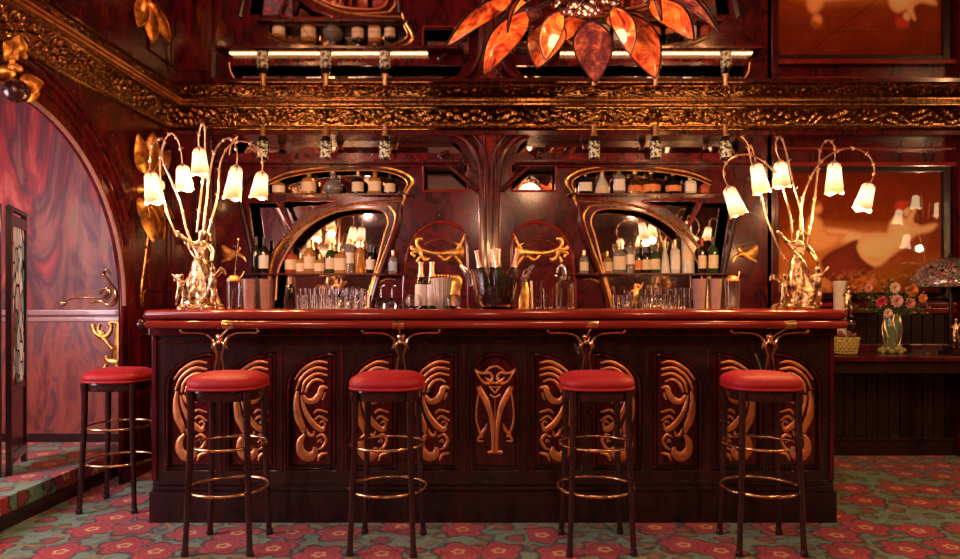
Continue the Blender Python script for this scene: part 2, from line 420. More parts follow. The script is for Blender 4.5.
# carved cornices
def cornice(name, p0, p1, inward, n_u, mats):
    """p0->p1 along the wall foot line; inward = unit vector into the room"""
    p0 = Vector(p0); p1 = Vector(p1); L = (p1-p0).length; t = (p1-p0).normalized(); inw = Vector(inward)
    prof = [(0, 2.43), (.028, 2.435), (.034, 2.447), (.022, 2.457), (.026, 2.462)]
    carve = [(.026+.088*(k/14)**1.25, 2.464+.100*(k/14)) for k in range(15)]
    prof2 = [(.118, 2.566), (.135, 2.572), (.142, 2.585), (.138, 2.6), (.138, 2.606), (0, 2.606)]
    allp = prof+carve+prof2; m = len(allp); vs = []; fs = []
    for i in range(n_u+1):
        u = L*i/n_u; q = p0+t*u
        for k, (o_, z) in enumerate(allp):
            d = 0
            if 5 <= k < 20:
                v = (k-5)/14; e = math.sin(PI*v)**.5
                ph = u*2*PI/.30; s1 = math.sin(ph)
                a = math.sin(ph*2+7*v+2.2*math.sin(ph*.5+v*4)); b = math.sin(ph*5+9*(v-.5)*s1+1.7*math.sin(ph*.37))
                c = math.cos(14*v+3*math.sin(ph+1.3)+ph*.23)
                d = e*.020*(max(0, .45*a+.35*b+.45*c)**.7-.25)
                nx, nz = .75, -.66
                vs.append(q+inw*(o_+d*nx)+Vector((0, 0, z+d*nz))); continue
            vs.append(q+inw*o_+Vector((0, 0, z)))
    for i in range(n_u):
        for k in range(m-1):
            fs.append((i*m+k, (i+1)*m+k, (i+1)*m+k+1, i*m+k+1))
    mbb = MB(); mbb.add(vs, fs); return struct(mbb.build(name, mats, angle=70))
YC = 5.07
cornice('trim_9', (XL, YC, 0), (XR, YC, 0), (0, -1, 0), 2000, M['carved'])
cornice('trim_10', (XL, 1.2, 0), (XL, YC, 0), (1, 0, 0), 900, M['carved'])
mb = MB(); mb.box(XL+.138, XL+.152, 1.2, YC-.14, 2.588, 2.604); struct(mb.build('trim_11', M['copper'], smooth=False))
box_struct('wall_back_bulkhead', (XL, XR, YC, YW, 2.40, H), M['wood'])

# pilasters and wainscot at the right, picture recess
def pilaster(name, x0, x1, z0=0, z1=2.42, y0=5.2, m='wood'):
    b = MB(); b.box(x0, x1, y0, YW, z0, z1, .006)
    b.box(x0+.03, x1-.03, y0-.012, y0, z0+.12, z1-.08, .006)
    return struct(b.build(name, M[m], smooth=False))
pilaster('trim_17', 1.90, 2.02); pilaster('trim_18', 2.04, 2.13, y0=5.14)
pilaster('trim_19', 3.52, 3.70); pilaster('trim_20', XL, -2.08, y0=5.1); pilaster('trim_26', 4.6, 4.8)
mb = MB()
mb.box(2.13, XR, 5.24, YW, 1.085, 1.125, .006); mb.box(2.13, XR, 5.22, YW, 1.135, 1.165, .008); mb.box(2.13, XR, 5.26, YW, 1.2, 1.225, .006)
mb.box(2.13, 3.52, 5.24, YW, 2.2, 2.235, .006); mb.box(2.13, 3.52, 5.25, YW, 2.33, 2.35, .005)
struct(mb.build('trim_21', M['wood_red'], smooth=False))
mb = MB(); x = 2.0
while x < XR-.08: mb.box(x+.004, x+.082, YW-.014, YW, .14, 1.08, .004); x += .086
struct(mb.build('trim_22', M['wood_dark'], smooth=False))
mb = MB(); mb.box(1.85, XR, YW-.05, YW, 0, .12, .006); mb.box(1.85, XR, YW-.07, YW, .12, .14, .005)
struct(mb.build('baseboard_back', M['wood_dark'], smooth=False))
box_struct('baseboard_left', (XL, -1.85, YW-.03, YW, 0, .12), M['wood_dark'])

# ---------------------------------------------------------------- bar counter
Yf = 3.72
bar = thing('bar_counter', 'long carved mahogany bar counter with red polished top and arched copper inlay panels', 'bar counter', (.0, 3.9, 0))
X0 = (153-CX)*Yf/F; X1 = (833-CX)*Yf/F
def wx(px, Y=Yf): return (px-CX)*Y/F
def wz(py, Y=Yf): return 1.2-(py-CY)*Y/F
MB().box(X0, X1, Yf+.03, 4.1, .16, 1.05).build('body', M['wood_dark'], bar, smooth=False)
mb = MB(); mb.box(wx(149, 3.68), wx(837, 3.68), 3.68, 4.12, 0, .165, .004); mb.box(wx(150.5, 3.68), wx(835.5, 3.68), 3.695, 4.12, .165, .19, .01)
mb.box(X0, X1, 3.712, 4.1, .19, .215, .008)
mb.build('plinth', M['wood_dark'], bar, smooth=False)
cents = [(190, 'L'), (251, 'L'), (311, 'L'), (372, 'L'), (433, 'L'), (495, 'C'), (556, 'R'), (617, 'R'), (678, 'R'), (738, 'R'), (797, 'R')]
def arch_loop(px, kind, g=0):
    x0, x1, yb, yt = px-25.5+g, px+25.5-g, 471-g, 352+g
    if kind == 'C':
        a = [(x0, yb)]+[(px-(px-x0)*math.cos(t), 378-(378-yt)*math.sin(t)) for t in np.linspace(0, PI, 24)]+[(x1, yb)]
    else:
        a = [(x0, yb)]+[(x1-(x1-x0)*math.cos(t), 388-(388-yt)*math.sin(t)) for t in np.linspace(0, PI/2, 18)]+[(x1, yb)]
        if kind == 'R': a = [(2*px-x, y) for x, y in a]
    return [(wx(x), wz(y)) for x, y in a]
loops = [[(X0, .2), (X1, .2), (X1, 1.05), (X0, 1.05)]]+[arch_loop(p, k) for p, k in cents]
plate('front_frame', loops, Yf, .032, M['wood_dark'], bar, bev=.0)
# rounded arch mouldings inside every opening, each with its field
for p, k in cents:
    l = arch_loop(p, k, 2.2)
    MB().tube([(x, Yf+.004, z) for x, z in l], .007, 6, closed=True, sm=0).build('panel_moulding', M['wood'], bar)
    l2 = arch_loop(p, k, 6)
    plate('panel_field', [l2], Yf+.018, .014, M['wood'], bar)
mb = MB()
mb.box(X0-.01, X1+.01, 3.69, 3.75, wz(335.5), 1.05, .006); mb.tube([(X0, 3.716, wz(342)), (X1, 3.716, wz(342))], .006, 6, sm=0)
for px in (155, 831): mb.box(wx(px)-.012, wx(px)+.012, Yf-.012, Yf, .22, 1.0, .004)
for px in [220.5+61*i for i in range(10)]: mb.tube([(wx(px), Yf, .26), (wx(px), Yf, .93)], .006, 6, sm=0)
mb.build('stile_moulding', M['wood'], bar, smooth=False)
# inlays: strokes drawn in a 258x559 window over the panel
ST = [
 [(60, 150, 7), (90, 110, 12), (130, 84, 16), (165, 72, 14), (203, 78, 8)],
 [(66, 195, 7), (85, 150, 12), (115, 118, 14), (155, 99, 14), (203, 106, 9)],
 [(92, 205, 8), (100, 168, 12), (125, 140, 14), (160, 124, 13), (203, 132, 8)],
 [(108, 205, 9), (116, 183, 12), (137, 157, 13), (163, 150, 12), (187, 160, 7)],
 [(203, 186, 9), (178, 184, 20), (168, 212, 22), (148, 238, 26), (118, 243, 22), (97, 218, 12)],
 [(180, 238, 6), (188, 222, 11), (192, 206, 8)],
 [(72, 200, 12), (66, 250, 22), (74, 310, 30), (92, 352, 26), (98, 380, 12)],
 [(88, 218, 8), (97, 262, 14), (118, 310, 20), (150, 350, 24), (180, 366, 20), (190, 345, 8)],
 [(143, 296, 7), (162, 281, 11), (203, 291, 8)],
 [(148, 322, 7), (170, 309, 12), (203, 328, 8)],
 [(168, 338, 6), (182, 330, 10), (196, 345, 6)],
 [(104, 386, 12), (84, 418, 26), (86, 458, 34), (115, 484, 38), (145, 468, 28), (146, 440, 12)],
 [(112, 362, 7), (122, 388, 14), (138, 392, 12), (145, 372, 6)],
 [(153, 398, 8), (178, 388, 12), (195, 412, 13), (182, 442, 12), (160, 452, 6)],
 [(160, 500, 8), (172, 476, 14), (203, 466, 9)], [(160, 420, 6), (172, 410, 10), (176, 424, 6)]]
SL = [
 [(345, 128, 8), (356, 106, 9), (387, 93, 11), (418, 106, 9), (430, 128, 8)],
 [(298, 106, 8), (325, 122, 11), (365, 122, 11), (376, 146, 12), (355, 168, 14), (328, 152, 10), (303, 112, 6)],
 [(345, 140, 7), (366, 160, 16), (387, 166, 8)],
 [(362, 178, 7), (387, 208, 9)], [(364, 214, 6), (387, 228, 8)], [(372, 180, 5), (387, 184, 6)],
 [(322, 178, 8), (330, 208, 22), (352, 250, 24), (370, 310, 18), (379, 390, 16), (380, 466, 16)],
 [(387, 235, 4), (387, 300, 6), (387, 460, 10)],
 [(356, 466, 13), (387, 462, 15)],
 [(310, 182, 8), (318, 200, 10)], [(318, 205, 8), (308, 260, 9), (306, 320, 9), (318, 370, 10), (334, 398, 9)],
 [(352, 340, 4), (343, 364, 13), (326, 388, 14), (312, 414, 8), (338, 415, 8)]]
SL = SL+[[(774-x, y, w_) for x, y, w_ in s] for s in SL]
for p, k in cents:
    mb = MB()
    for s in (SL if k == 'C' else ST):
        pts, ws = [], []
        for x, y, w_ in s:
            if k == 'C': qx = 405+x/4.3
            else:
                off = (280+x/4.3)-311
                qx = p+off if k == 'L' else p-off
            pts.append((wx(qx), Yf+.014, wz(345+y/4.3))); ws.append(w_/4.3*Yf/F/2)
        mb.tube(pts, [q_*1.1 for q_ in ws], 8, sm=5, flat=(0, -1, 0), h=.0045)
    mb.build('copper_inlay', M['copper'], bar)
# top slab, arm rail, finials
xa, xb = wx(141, 3.55), wx(850, 3.55)
pr = [(3.575, 1.088), (3.556, 1.095), (3.548, 1.112), (3.553, 1.129), (3.57, 1.138)]
mb = MB(); vs = []; fs = []
outl = pr+[(4.16, 1.138), (4.16, 1.088)]
for x, e in ((xa, .022), (xa+.012, .008), (xa+.03, 0), (xb-.03, 0), (xb-.012, .008), (xb, .022)):
    for y, z in outl: vs.append((x, y+(e if y < 4 else -e), z+(e*.5 if z < 1.11 else -e*.5)))
m_ = len(outl)
for i in range(5):
    for k in range(m_): fs.append((i*m_+k, i*m_+(k+1) % m_, (i+1)*m_+(k+1) % m_, (i+1)*m_+k))
fs += [tuple(range(m_)), tuple(5*m_+k for k in range(m_))]
mb.add(vs, fs).build('top', M['wood_red'], bar, angle=50)
MB().box(X0-.015, X1+.015, 3.60, 4.11, 1.045, 1.09, .006).build('top_moulding', M['wood'], bar, smooth=False)
zr = wz(324.6, 3.55)
rail = MB().tube([(wx(147, 3.55), 3.55, zr), (wx(846, 3.55), 3.55, zr)], .021, 16, sm=0).build('arm_rail', M['wood_red'], bar)
for sx, px in ((-1, 147), (1, 846)):
    x = wx(px, 3.55)
    MB().lathe([(.021, 0), (.015, .004), (.014, .012), (.022, .02), (.024, .03), (.018, .042), (.001, .048)], (x, 3.55, zr), 16, axis=(sx, 0, 0)).build('finial', M['wood_leg'], rail)
for px, bx in ((229, 219.5), (398.5, 401), (592, 586.5), (789, 770)):
    x = wx(px, 3.55)
    MB().lathe([(.022, -.03), (.0245, -.03), (.0235, -.022), (.0235, .022), (.0245, .03), (.022, .03)], (x, 3.55, zr), 20, axis=(1, 0, 0)).build('rail_band', M['brass'], rail)
    br = MB(); Yb = 3.60
    def q(dx, y, Y=Yb): return tuple(P(bx+dx, y, Y))
    for s in (-1, 1):
        br.tube([q(s*39, 329.5, 3.56), q(s*37, 332.5, 3.565), q(s*28, 332.5, 3.58), q(s*16, 333.5), q(s*9, 337), q(s*6, 343), q(s*8, 348.5)], [.006, .006, .0055, .006, .008, .008, .004], 8)
        br.tube([q(s*1, 340), q(s*5, 346), q(s*2.5, 356, 3.64), q(s*4, 366, 3.68), q(s*4.5, 372, 3.7)], [.006, .009, .007, .006, .006], 8)
        br.ball(q(s*38.5, 331, 3.56), .009, 8)
    br.ball(q(0, 342), .014, 10); br.lathe([(.004, -.012), (.02, 0), (.004, .012)], q(0, 337), 10, axis=(0, 1, 0))
    br.tube([q(0, 338), (x, 3.56, zr-.015)], [.006, .006], 6, sm=2)
    br.build('brass_bracket', M['brass'], bar)

# ---------------------------------------------------------------- bar stools
def make_stool():
    t = thing('bar_stool', '', 'bar stool')
    r = .169
    MB().lathe([(.001, .766), (r*.9, .766), (r*.985, .772), (r*1.03, .786), (r*1.04, .799), (r*1.01, .812), (r*.93, .825), (r*.75, .837), (r*.45, .843), (.001, .846)], n=48, sq=3.1).build('seat_cushion', M['velvet'], t)
    MB().lathe([(r*.99, .768), (r*1.035, .768), (r*1.05, .774), (r*1.035, .780), (r*.99, .780)], n=48, sq=3.1).build('piping', M['velvet'], t)
    mb = MB(); mb.lathe([(r*.86, .766), (r*.96, .766), (r*.965, .757), (r*.93, .752), (r*.92, .722), (r*.90, .716), (r*.84, .716), (r*.84, .76)], n=48, sq=2.9)
    mb.build('apron', M['wood_leg'], t)
    for sx in (-1, 1):
        for sy in (-1, 1):
            b = MB().tube([(sx*.150, sy*.150, 0), (sx*.146, sy*.146, .10), (sx*.139, sy*.139, .3), (sx*.132, sy*.132, .5), (sx*.130, sy*.130, .68), (sx*.132, sy*.132, .765)],
                      [.0155, .0135, .0145, .0155, .017, .021], 12, sm=4)
            b.lathe([(.0165, 0), (.018, .004), (.018, .02), (.0155, .026)], (sx*.150, sy*.150, 0), 12)
            b.build('leg', M['wood_leg'], t)
    for z, rr in ((.285, .186), (.495, .176)):
        MB().tube([(rr*math.cos(a), rr*math.sin(a), z) for a in [2*PI*k/32 for k in range(32)]], .0075, 10, closed=True, sm=0).build('foot_ring', M['brass'], t)
    return t
stool = make_stool()
spots = [(-1.80+.02, 3.355-.04, 0, 0)]
SP = [(229, 3.355, 0.02, 1, 'red velvet bar stool standing before the inlay panel nearest the counter end by the alcove'),
      (388, 3.355, -.05, 1, 'red velvet bar stool just on the alcove side of the lily inlay panel'),
      (596, 3.355, .03, 1, 'red velvet bar stool just on the painting side of the lily inlay panel'),
      (760, 3.355, -.02, 1, 'red velvet bar stool before the counter end nearest the painting'),
      (120, 3.99, .05, .945, 'red velvet bar stool standing apart off the end of the counter beside the carpeted step')]
for i, (px, Y, rz, sz, lb) in enumerate(SP):
    o = stool if i == 0 else copy_tree(stool)
    o.location = ((px-CX)*Y/F, Y, 0); o.rotation_euler = (0, 0, rz); o.scale = (1, 1, sz); o['label'] = lb
    o['group'] = 'red velvet bar stools along the counter'

# ---------------------------------------------------------------- back bar
YP = 5.14; YM = 5.28
def mxp(L): return [(979-a[0],)+tuple(a[1:]) for a in L]
bb = thing('back_bar', 'carved mahogany back bar with gilt whiplash frames round curved mirrors and a central tree-like column', 'back bar', (0, 5.1, 0))
def pl(L, Y=YP): return [(wx(x, Y), wz(y, Y)) for x, y in L]
HA = crom([(269, 184), (289, 176), (324, 170.5), (350, 169), (375, 170), (397, 174), (408, 182), (406, 189), (402, 194)], 5)+[np.array((269, 194))]
HB = [(282, 201.5), (336, 200.8), (314, 208), (302, 216), (291, 225)]
HC = crom([(273, 309), (274, 292), (278, 272), (286, 254), (297, 238), (312, 224), (332, 213), (352, 209), (372, 208.5), (384, 212), (388, 222), (384, 236)], 5)+[np.array(a) for a in [(376, 268), (371, 285), (364, 309)]]
HD = [(248, 203), (277, 203), (290, 229), (277, 244), (268, 258), (264, 273), (258, 273)]
HS = [(229, 153), (232, 143), (238, 136), (248, 133.5), (436, 133.5), (450, 137), (459, 145), (463, 153)]
HF = [(424, 165.5), (467, 165.5), (467, 189.5), (424, 189.5)]
holes = []
for h in (HA, HB, HC, HD, HS, HF):
    h = [tuple(a) for a in h]; holes.append(pl(h)); holes.append(pl(mxp(h)))
xl, xr = wx(214, YP), wx(772, YP)
plate('panelling', [[(xl, .9), (xr, .9), (xr, 2.43), (xl, 2.43)]]+holes, YP, .03, M['wood_deep'], bb)
for s in (0, 1):
    x0, x1 = (wx(222, YP), wx(478, YP)) if s == 0 else (wx(508, YP), wx(764, YP))
    MB().box(x0, x1, YM, YM+.012, 1.0, 2.45).build('mirror', M['mirror'], bb, smooth=False)
for a_, b_ in ((xl, xl+.03), (xr-.03, xr), (-.1, .1)): MB().box(a_, b_, YP+.031, YM-.001, 1.12, 2.45).build('side_board', M['wood'], bb, smooth=False)
MB().box(xl, xr, 4.56, YP, 1.06, 1.115, .006).build('serving_ledge', M['wood_dark'], bb, smooth=False)
MB().box(xl, xr, 4.60, YM, 0, 1.06).build('base_cabinet', M['wood_dark'], bb, smooth=False)
# shelves
def shelf(a, b, py, y0, y1, th=.014, m='wood'):
    Z = wz(py, YP); MB().box(wx(a, YP), wx(b, YP), y0, y1, Z-th, Z, .003).build('shelf', M[m], bb, smooth=False)
ZL = wz(159.3, 5.00)
for f in (lambda a, b: (a, b), lambda a, b: (979-b, 979-a)):
    a, b = f(258, 412); shelf(a, b, 194.3, 5.08, YM-.002)
    a, b = f(236, 384); shelf(a, b, 273.5, 5.06, YM-.002)
    a, b = f(378, 405); shelf(a, b, 274, 5.04, YP)
    a, b = f(222, 464); MB().box(wx(a, YP), wx(b, YP), 5.00, YM-.002, ZL-.02, ZL, .003).build('shelf', M['wood'], bb, smooth=False)
    a, b = f(222, 460); shelf(a, b, 166, 5.09, YP, .012, 'wood_mid')
# lit strips behind the ledge rails, they throw light up on the carved cornice
M['strip'] = emit('warm_strip_lamp', (1, .56, .20), 8.0)
for a, b in ((232, 428), (560, 750)):
    MB().box(wx(a, YP), wx(b, YP), 5.085, 5.125, ZL, ZL+.004).build('strip_light', M['strip'], bb, smooth=False)
# gilt and wooden mouldings
def mold(L, r, m, name='gilt_moulding', Y=YP-.004, closed=False, n=8):
    for LL in (L, mxp(L)):
        pts = [tuple(P(a[0], a[1], Y)) for a in LL]
        rr = [a[2]*.82*Y/F for a in LL] if len(L[0]) > 2 else r*.85*Y/F
        MB().tube(pts, rr, n, closed=closed).build(name, M[m], bb)
mold([(268, 181, 1), (289, 172.5, 1.3), (324, 167, 1.4), (340, 165.5, 1.8), (375, 166, 2.3), (398, 170, 2.4), (411, 177, 2.4), (412, 184, 2.2), (406, 194, 1.9), (402, 205, 1.6), (400, 212, .6)], 0, 'gold')
mold([(268, 185), (289, 177), (324, 171.5), (372, 170.5), (396, 174.5), (407, 182), (404, 192)], .8, 'gold')
mold([(271, 309, 1.8), (270, 276, 2.6), (274, 257, 2.8), (285, 241, 2.4), (303, 225, 1.8), (332, 209.5, 1.5), (358, 203.5, 1.4), (380, 201.5, 1.6), (402, 200.5, 1.8), (405, 196, .8)], 0, 'gold')
mold([(276, 300), (278, 272), (286, 254), (297, 238), (312, 224), (332, 213.5), (352, 209.5), (372, 208.8), (384, 212), (388, 222), (384, 236), (376, 268), (365, 306)], 1.0, 'copper')
mold([(389, 206, 1), (395, 214, 1.6), (394, 226, 1.6), (387, 246, 1.4), (376, 276, 1.6), (367, 308, 1.4)], 0, 'gold')
mold([(400, 204, 3), (398, 222, 4), (389, 250, 3.6), (378, 280, 3.2), (370, 309, 3)], 0, 'wood', 'wooden_moulding', YP-.01)
mold([(345, 204.5), (380, 205), (392, 207)], .8, 'copper')
mold([(291, 226), (282, 202), (337, 200.6), (313, 208)], .9, 'wood_red', 'wooden_moulding', closed=False)
mold([(240, 200, 3.5), (248, 236, 3.5), (256, 275, 3.5), (260, 309, 3)], 0, 'wood_dark', 'wooden_moulding', YP-.012)
mold([(277, 202), (284, 216), (291, 230)], 1.1, 'wood_red', 'wooden_moulding')
mold([(371, 293, 1), (378, 284, 1.2), (388, 279, 1.3), (396, 280, .8)], 0, 'copper')
mold([(229, 155), (231, 145), (237, 137), (248, 133), (300, 132.6), (436, 132.8)], 1.0, 'copper')
mold([(403, 309, 1.2), (403.5, 285, 1.6), (407, 256, 2), (417, 234, 2.2), (437, 222.5, 2.4), (457, 226, 2.2), (466, 240, 2), (467.5, 265, 1.8), (468, 309, 1.6)], 0, 'wood_red', 'wooden_moulding')
for L in ([(423, 164), (423, 191)], [(468, 164), (468, 191)], [(423, 191), (468, 191)], [(423, 164), (468, 164)]): mold(L, 1.2, 'wood_red', 'mirror_frame')
for f in (lambda L: L, mxp):
    L = f([tuple(a) for a in crom([(404, 308), (404.5, 285), (408, 256), (418, 235), (437, 223.5), (456, 227), (465, 240), (466.5, 265), (467, 308)], 5)])
    plate('arched_panel', [pl(L)], YP-.006, .005, M['wood_mid'], bb)
# the column: branches that run up and spread under the cornice
for L in ([(437, 132.5, 2), (452, 134, 3), (464, 139, 3.6), (474, 150, 4), (480, 168, 4), (482, 200, 4), (484, 250, 4.2), (485, 309, 4.5)],
          [(456, 129, 2), (470, 133, 2.4), (480, 143, 2.8), (486, 160, 3), (488, 200, 3), (489.5, 309, 3.2)],
          [(440, 155, 2.2), (443, 160, 3), (458, 173, 3), (474, 187, 3.2), (483, 196, 3), (485, 230, 2)],
          [(438, 158, 2.5), (441, 155, 3), (449, 151, 2)]):
    mold(L, 0, 'wood', 'column_branch', YP-.03)
MB().box(wx(478.5, YP), wx(501.5, YP), YP-.03, YP, 1.115, 2.44, .008).build('column', M['wood_red'], bb, smooth=False)
for x in (484.5, 495.5): MB().tube([P(x, 309, YP-.035), P(x, 132, YP-.035)], .012, 10, sm=0).build('column_shaft', M['wood'], bb)
# gilt whiplash hinges on the two arched panels
for L in ([(420, 249, 2.5), (430, 252.5, 3), (440, 253.5, 3.6), (450, 253, 4.2), (458, 253, 6), (464, 253, 7.5)],
          [(424, 245, 1), (432, 241, .8), (445, 240, .8), (455, 243, 1.2), (461, 247, 2)],
          [(420, 249, 3), (417, 244, 2), (418.5, 239, 3.2), (423, 239, 1.5)], [(420, 249, 3), (414, 249.5, 3.4), (411, 246, 1.5)],
          [(419, 251, 2), (412, 253, 2), (415, 257, 1.4)], [(420, 250, 3), (422, 256, 2.2), (426, 260, 3), (430, 258, 1)], [(417, 262, 2.4), (420, 257, 1.6)],
          [(438, 255, 1.5), (445, 260, 2.6), (452, 256, 2.4)], [(455, 256, 2.4), (461, 264, 1.8), (464, 270, 1)], [(457, 250, 2.4), (462, 242, 1.6), (465, 234, 1.2)]):
    for LL in (L, mxp(L)):
        mb = MB(); mb.tube([tuple(P(a[0], a[1], YP-.008)) for a in LL], [a[2]*.9*YP/F for a in LL], 8, flat=(0, -1, 0), h=.008)
        mb.build('gilt_ornament', M['gold'], bb)
for L in ([(455, 308, 5), (455, 292, 5), (457, 280, 5), (450, 276, 2)], [(222, 246, 2), (228, 254, 6), (236, 254, 3), (243, 257, 1.6), (246, 262, 1)], [(222, 262, 1), (229, 258, 3), (240, 249, 1.4), (233, 246, 1)]):
    for LL in (L, mxp(L)):
        MB().tube([tuple(P(a[0], a[1], YP-.008)) for a in LL], [a[2]*YP/F for a in LL], 8, flat=(0, -1, 0), h=.008).build('gilt_ornament', M['gold'], bb)

# ---------------------------------------------------------------- bottles and glassware
M['g_amber'] = glass('amber_spirit', (1, .46, .10), trans=.6); M['g_clear'] = glass('clear_glass', (.97, .92, .85), trans=.8)
M['g_green'] = glass('green_bottle_glass', (.10, .22, .07), trans=.7); M['g_dark'] = plain('dark_bottle', (.012, .010, .010), .06, 0, .6)
M['g_red'] = glass('red_spirit', (.95, .16, .07), trans=.6); M['g_frost'] = plain('frosted_glass', (.72, .72, .62), .35, 0, .2)
M['g_gold'] = metal('gold_lacquer_bottle', (.85, .62, .35), .2)
M['lab_cream'] = plain('cream_paper_label', (.80, .66, .46), .6, vary=.08); M['lab_white'] = plain('white_paper_label', (.85, .82, .78), .6, vary=.08)
M['lab_blue'] = plain('pale_blue_label', (.45, .55, .75), .6); M['lab_orange'] = plain('orange_label', (.85, .30, .08), .5)
n = NT('silver_lettered_label'); f_ = n.noise(n.coord(), 60, 2); n.l(n.ramp(f_, [(.45, (.02, .03, .02)), (.52, (.9, .95, .78))]), n.b.inputs['Base Color']); n.set(Roughness=.4); M['lab_speck'] = n.m
M['foil'] = metal('gold_foil', (.95, .66, .33), .33); M['foil_rose'] = metal('rose_gold_foil', (1, .66, .48), .3)
M['cap_dark'] = plain('black_cap', (.02, .015, .015), .3); M['cap_red'] = plain('red_cap', (.5, .02, .02), .35)
M['tumbler'] = glass('tumbler_glass', (.98, .97, .96), .02)
SHAPES = {
 'wine': lambda r, h: [(.001, 0), (r*.9, 0), (r, h*.03), (r, h*.60), (r*.93, h*.66), (r*.55, h*.73), (r*.38, h*.78), (r*.36, h*.97), (r*.42, h*.975), (r*.42, h), (.001, h)],
 'champ': lambda r, h: [(.001, 0), (r*.9, 0), (r, h*.03), (r, h*.48), (r*.9, h*.56), (r*.62, h*.67), (r*.42, h*.77), (r*.36, h*.95), (r*.42, h*.96), (r*.40, h), (.001, h)],
 'square': lambda r, h: [(.001, 0), (r*.95, 0), (r, h*.02), (r, h*.64), (r*.9, h*.70), (r*.36, h*.76), (r*.33, h*.97), (.001, h*.98)],
 'round': lambda r, h: [(.001, 0), (r*.6, 0), (r*.85, h*.05), (r, h*.22), (r*.98, h*.38), (r*.75, h*.55), (r*.35, h*.66), (r*.24, h*.72), (r*.22, h*.95), (.001, h*.96)],
 'cone': lambda r, h: [(.001, 0), (r, 0), (r, h*.05), (r*.7, h*.45), (r*.35, h*.70), (r*.26, h*.78), (r*.26, h*.96), (.001, h*.97)],
 'squat': lambda r, h: [(.001, 0), (r*.95, 0), (r, h*.04), (r, h*.55), (r*.85, h*.66), (r*.3, h*.74), (r*.28, h*.9), (.001, h*.9)],
 'tall': lambda r, h: [(.001, 0), (r, 0), (r, h*.80), (r*.9, h*.84), (r*.4, h*.87), (r*.38, h*.99), (.001, h)]}
NECK = {'wine': (.36, .78, 1), 'champ': (.36, .70, 1), 'square': (.33, .86, 1), 'round': (.22, .82, 1), 'cone': (.26, .84, 1), 'squat': (.28, .76, .98), 'tall': (.38, .92, 1.02)}
LAB = {'wine': (.14, .5), 'champ': (.07, .52), 'square': (.12, .55), 'round': (.10, .36), 'cone': (.08, .34), 'squat': (.10, .5), 'tall': (.3, .62)}
def bottle(loc, r, h, shape, g, lab, cap, label, group, name='bottle', tilt=None, cat='bottle', sq=None):
    t = thing(name, label, cat, loc, group)
    s = sq or (5 if shape == 'square' else 2); pf = SHAPES[shape](r, h); n = 20
    c = tuple(t.location)
    MB().lathe(pf, c, n, s).build('bottle_glass', M[g], t)
    nk, z0, z1 = NECK[shape]
    foot = .0
    if shape == 'champ':
        MB().lathe([(r*.60+.001, h*.68), (r*.43+.0012, h*.77), (r*.37+.0012, h*.95), (r*.44+.001, h*.955), (r*.42+.001, h*1.003), (.001, h*1.006)], c, n).build('foil', M[cap], t)
    else:
        MB().lathe([(r*nk+.0012, h*z0), (r*nk+.0014, h*z1), (r*nk*.9, h*(z1+.01)), (.001, h*(z1+.01))], c, n).build('cap', M[cap], t)
    if lab:
        a, b = LAB[shape]
        rad = lambda q: np.interp(q*h, [p[1] for p in pf], [p[0] for p in pf])
        prof = [(float(rad(a+(b-a)*k/4))+.0012, h*(a+(b-a)*k/4)) for k in range(5)]
        # in step with the body's facets
        MB().lathe(prof, c, 8, s, -PI/2-4*2*PI/20, -PI/2+4*2*PI/20).build('label', M[lab], t)
    if tilt is not None: t.rotation_euler = tilt
    return t
def place(row, pyb, Y, group, where, ordn=True):
    row = sorted(row)
    for i, (px, pt, wpx, shape, g, lab, cap, desc) in enumerate(row):
        loc = P(px, pyb, Y); h = (pyb-pt)*Y/F; r = wpx*Y/F/2
        bottle(loc, r, h, shape, g, lab, cap, '%s, %s %s' % (desc, ORD[i], where), group)
ORD = ['first', 'second', 'third', 'fourth', 'fifth', 'sixth', 'seventh', 'eighth', 'ninth', 'tenth', 'eleventh', 'twelfth', 'thirteenth']
YBT = 5.19
place([(279, 178, 13, 'squat', 'g_amber', 'lab_white', 'cap_dark', 'squat amber bottle with white label'),
       (309, 171, 15, 'squat', 'g_amber', 'lab_cream', 'foil', 'broad amber bottle with cream label'),
       (358, 171, 12, 'squat', 'g_dark', 'lab_cream', 'foil', 'small dark bottle with cream label'),
       (375, 172, 12, 'square', 'g_amber', 'lab_cream', 'cap_red', 'square amber bottle with cream label'),
       (390, 174, 11, 'squat', 'g_dark', 'lab_cream', 'cap_dark', 'squat dark bottle with pale label')],
      194.3, YBT, 'bottles on the high shelf of the alcove-side mirror', 'from the alcove on the high shelf')
place([(585, 174, 13, 'square', 'g_dark', 'lab_white', 'foil', 'square black bottle with small white label'),
       (602, 171, 16, 'cone', 'g_frost', 'lab_cream', 'foil', 'pale conical bottle with cream label'),
       (619, 168, 11, 'square', 'g_clear', 'lab_white', 'foil', 'clear bottle with white label and gilt neck'),
       (635, 170, 17, 'cone', 'g_gold', 'lab_orange', 'foil', 'silvery gold conical bottle'),
       (651, 170, 19, 'round', 'g_gold', 'lab_orange', 'foil', 'round flask with orange medallion label'),
       (673, 172, 17, 'round', 'g_dark', 'lab_orange', 'foil', 'round dark brandy bottle'),
       (690, 176, 11, 'square', 'g_frost', 'lab_white', 'lab_white', 'small white bottle with pale label'),
       (705, 180, 11, 'squat', 'g_red', None, 'cap_red', 'small red bottle')],
      194.3, YBT, 'bottles on the high shelf of the painting-side mirror', 'from the column on the high shelf')
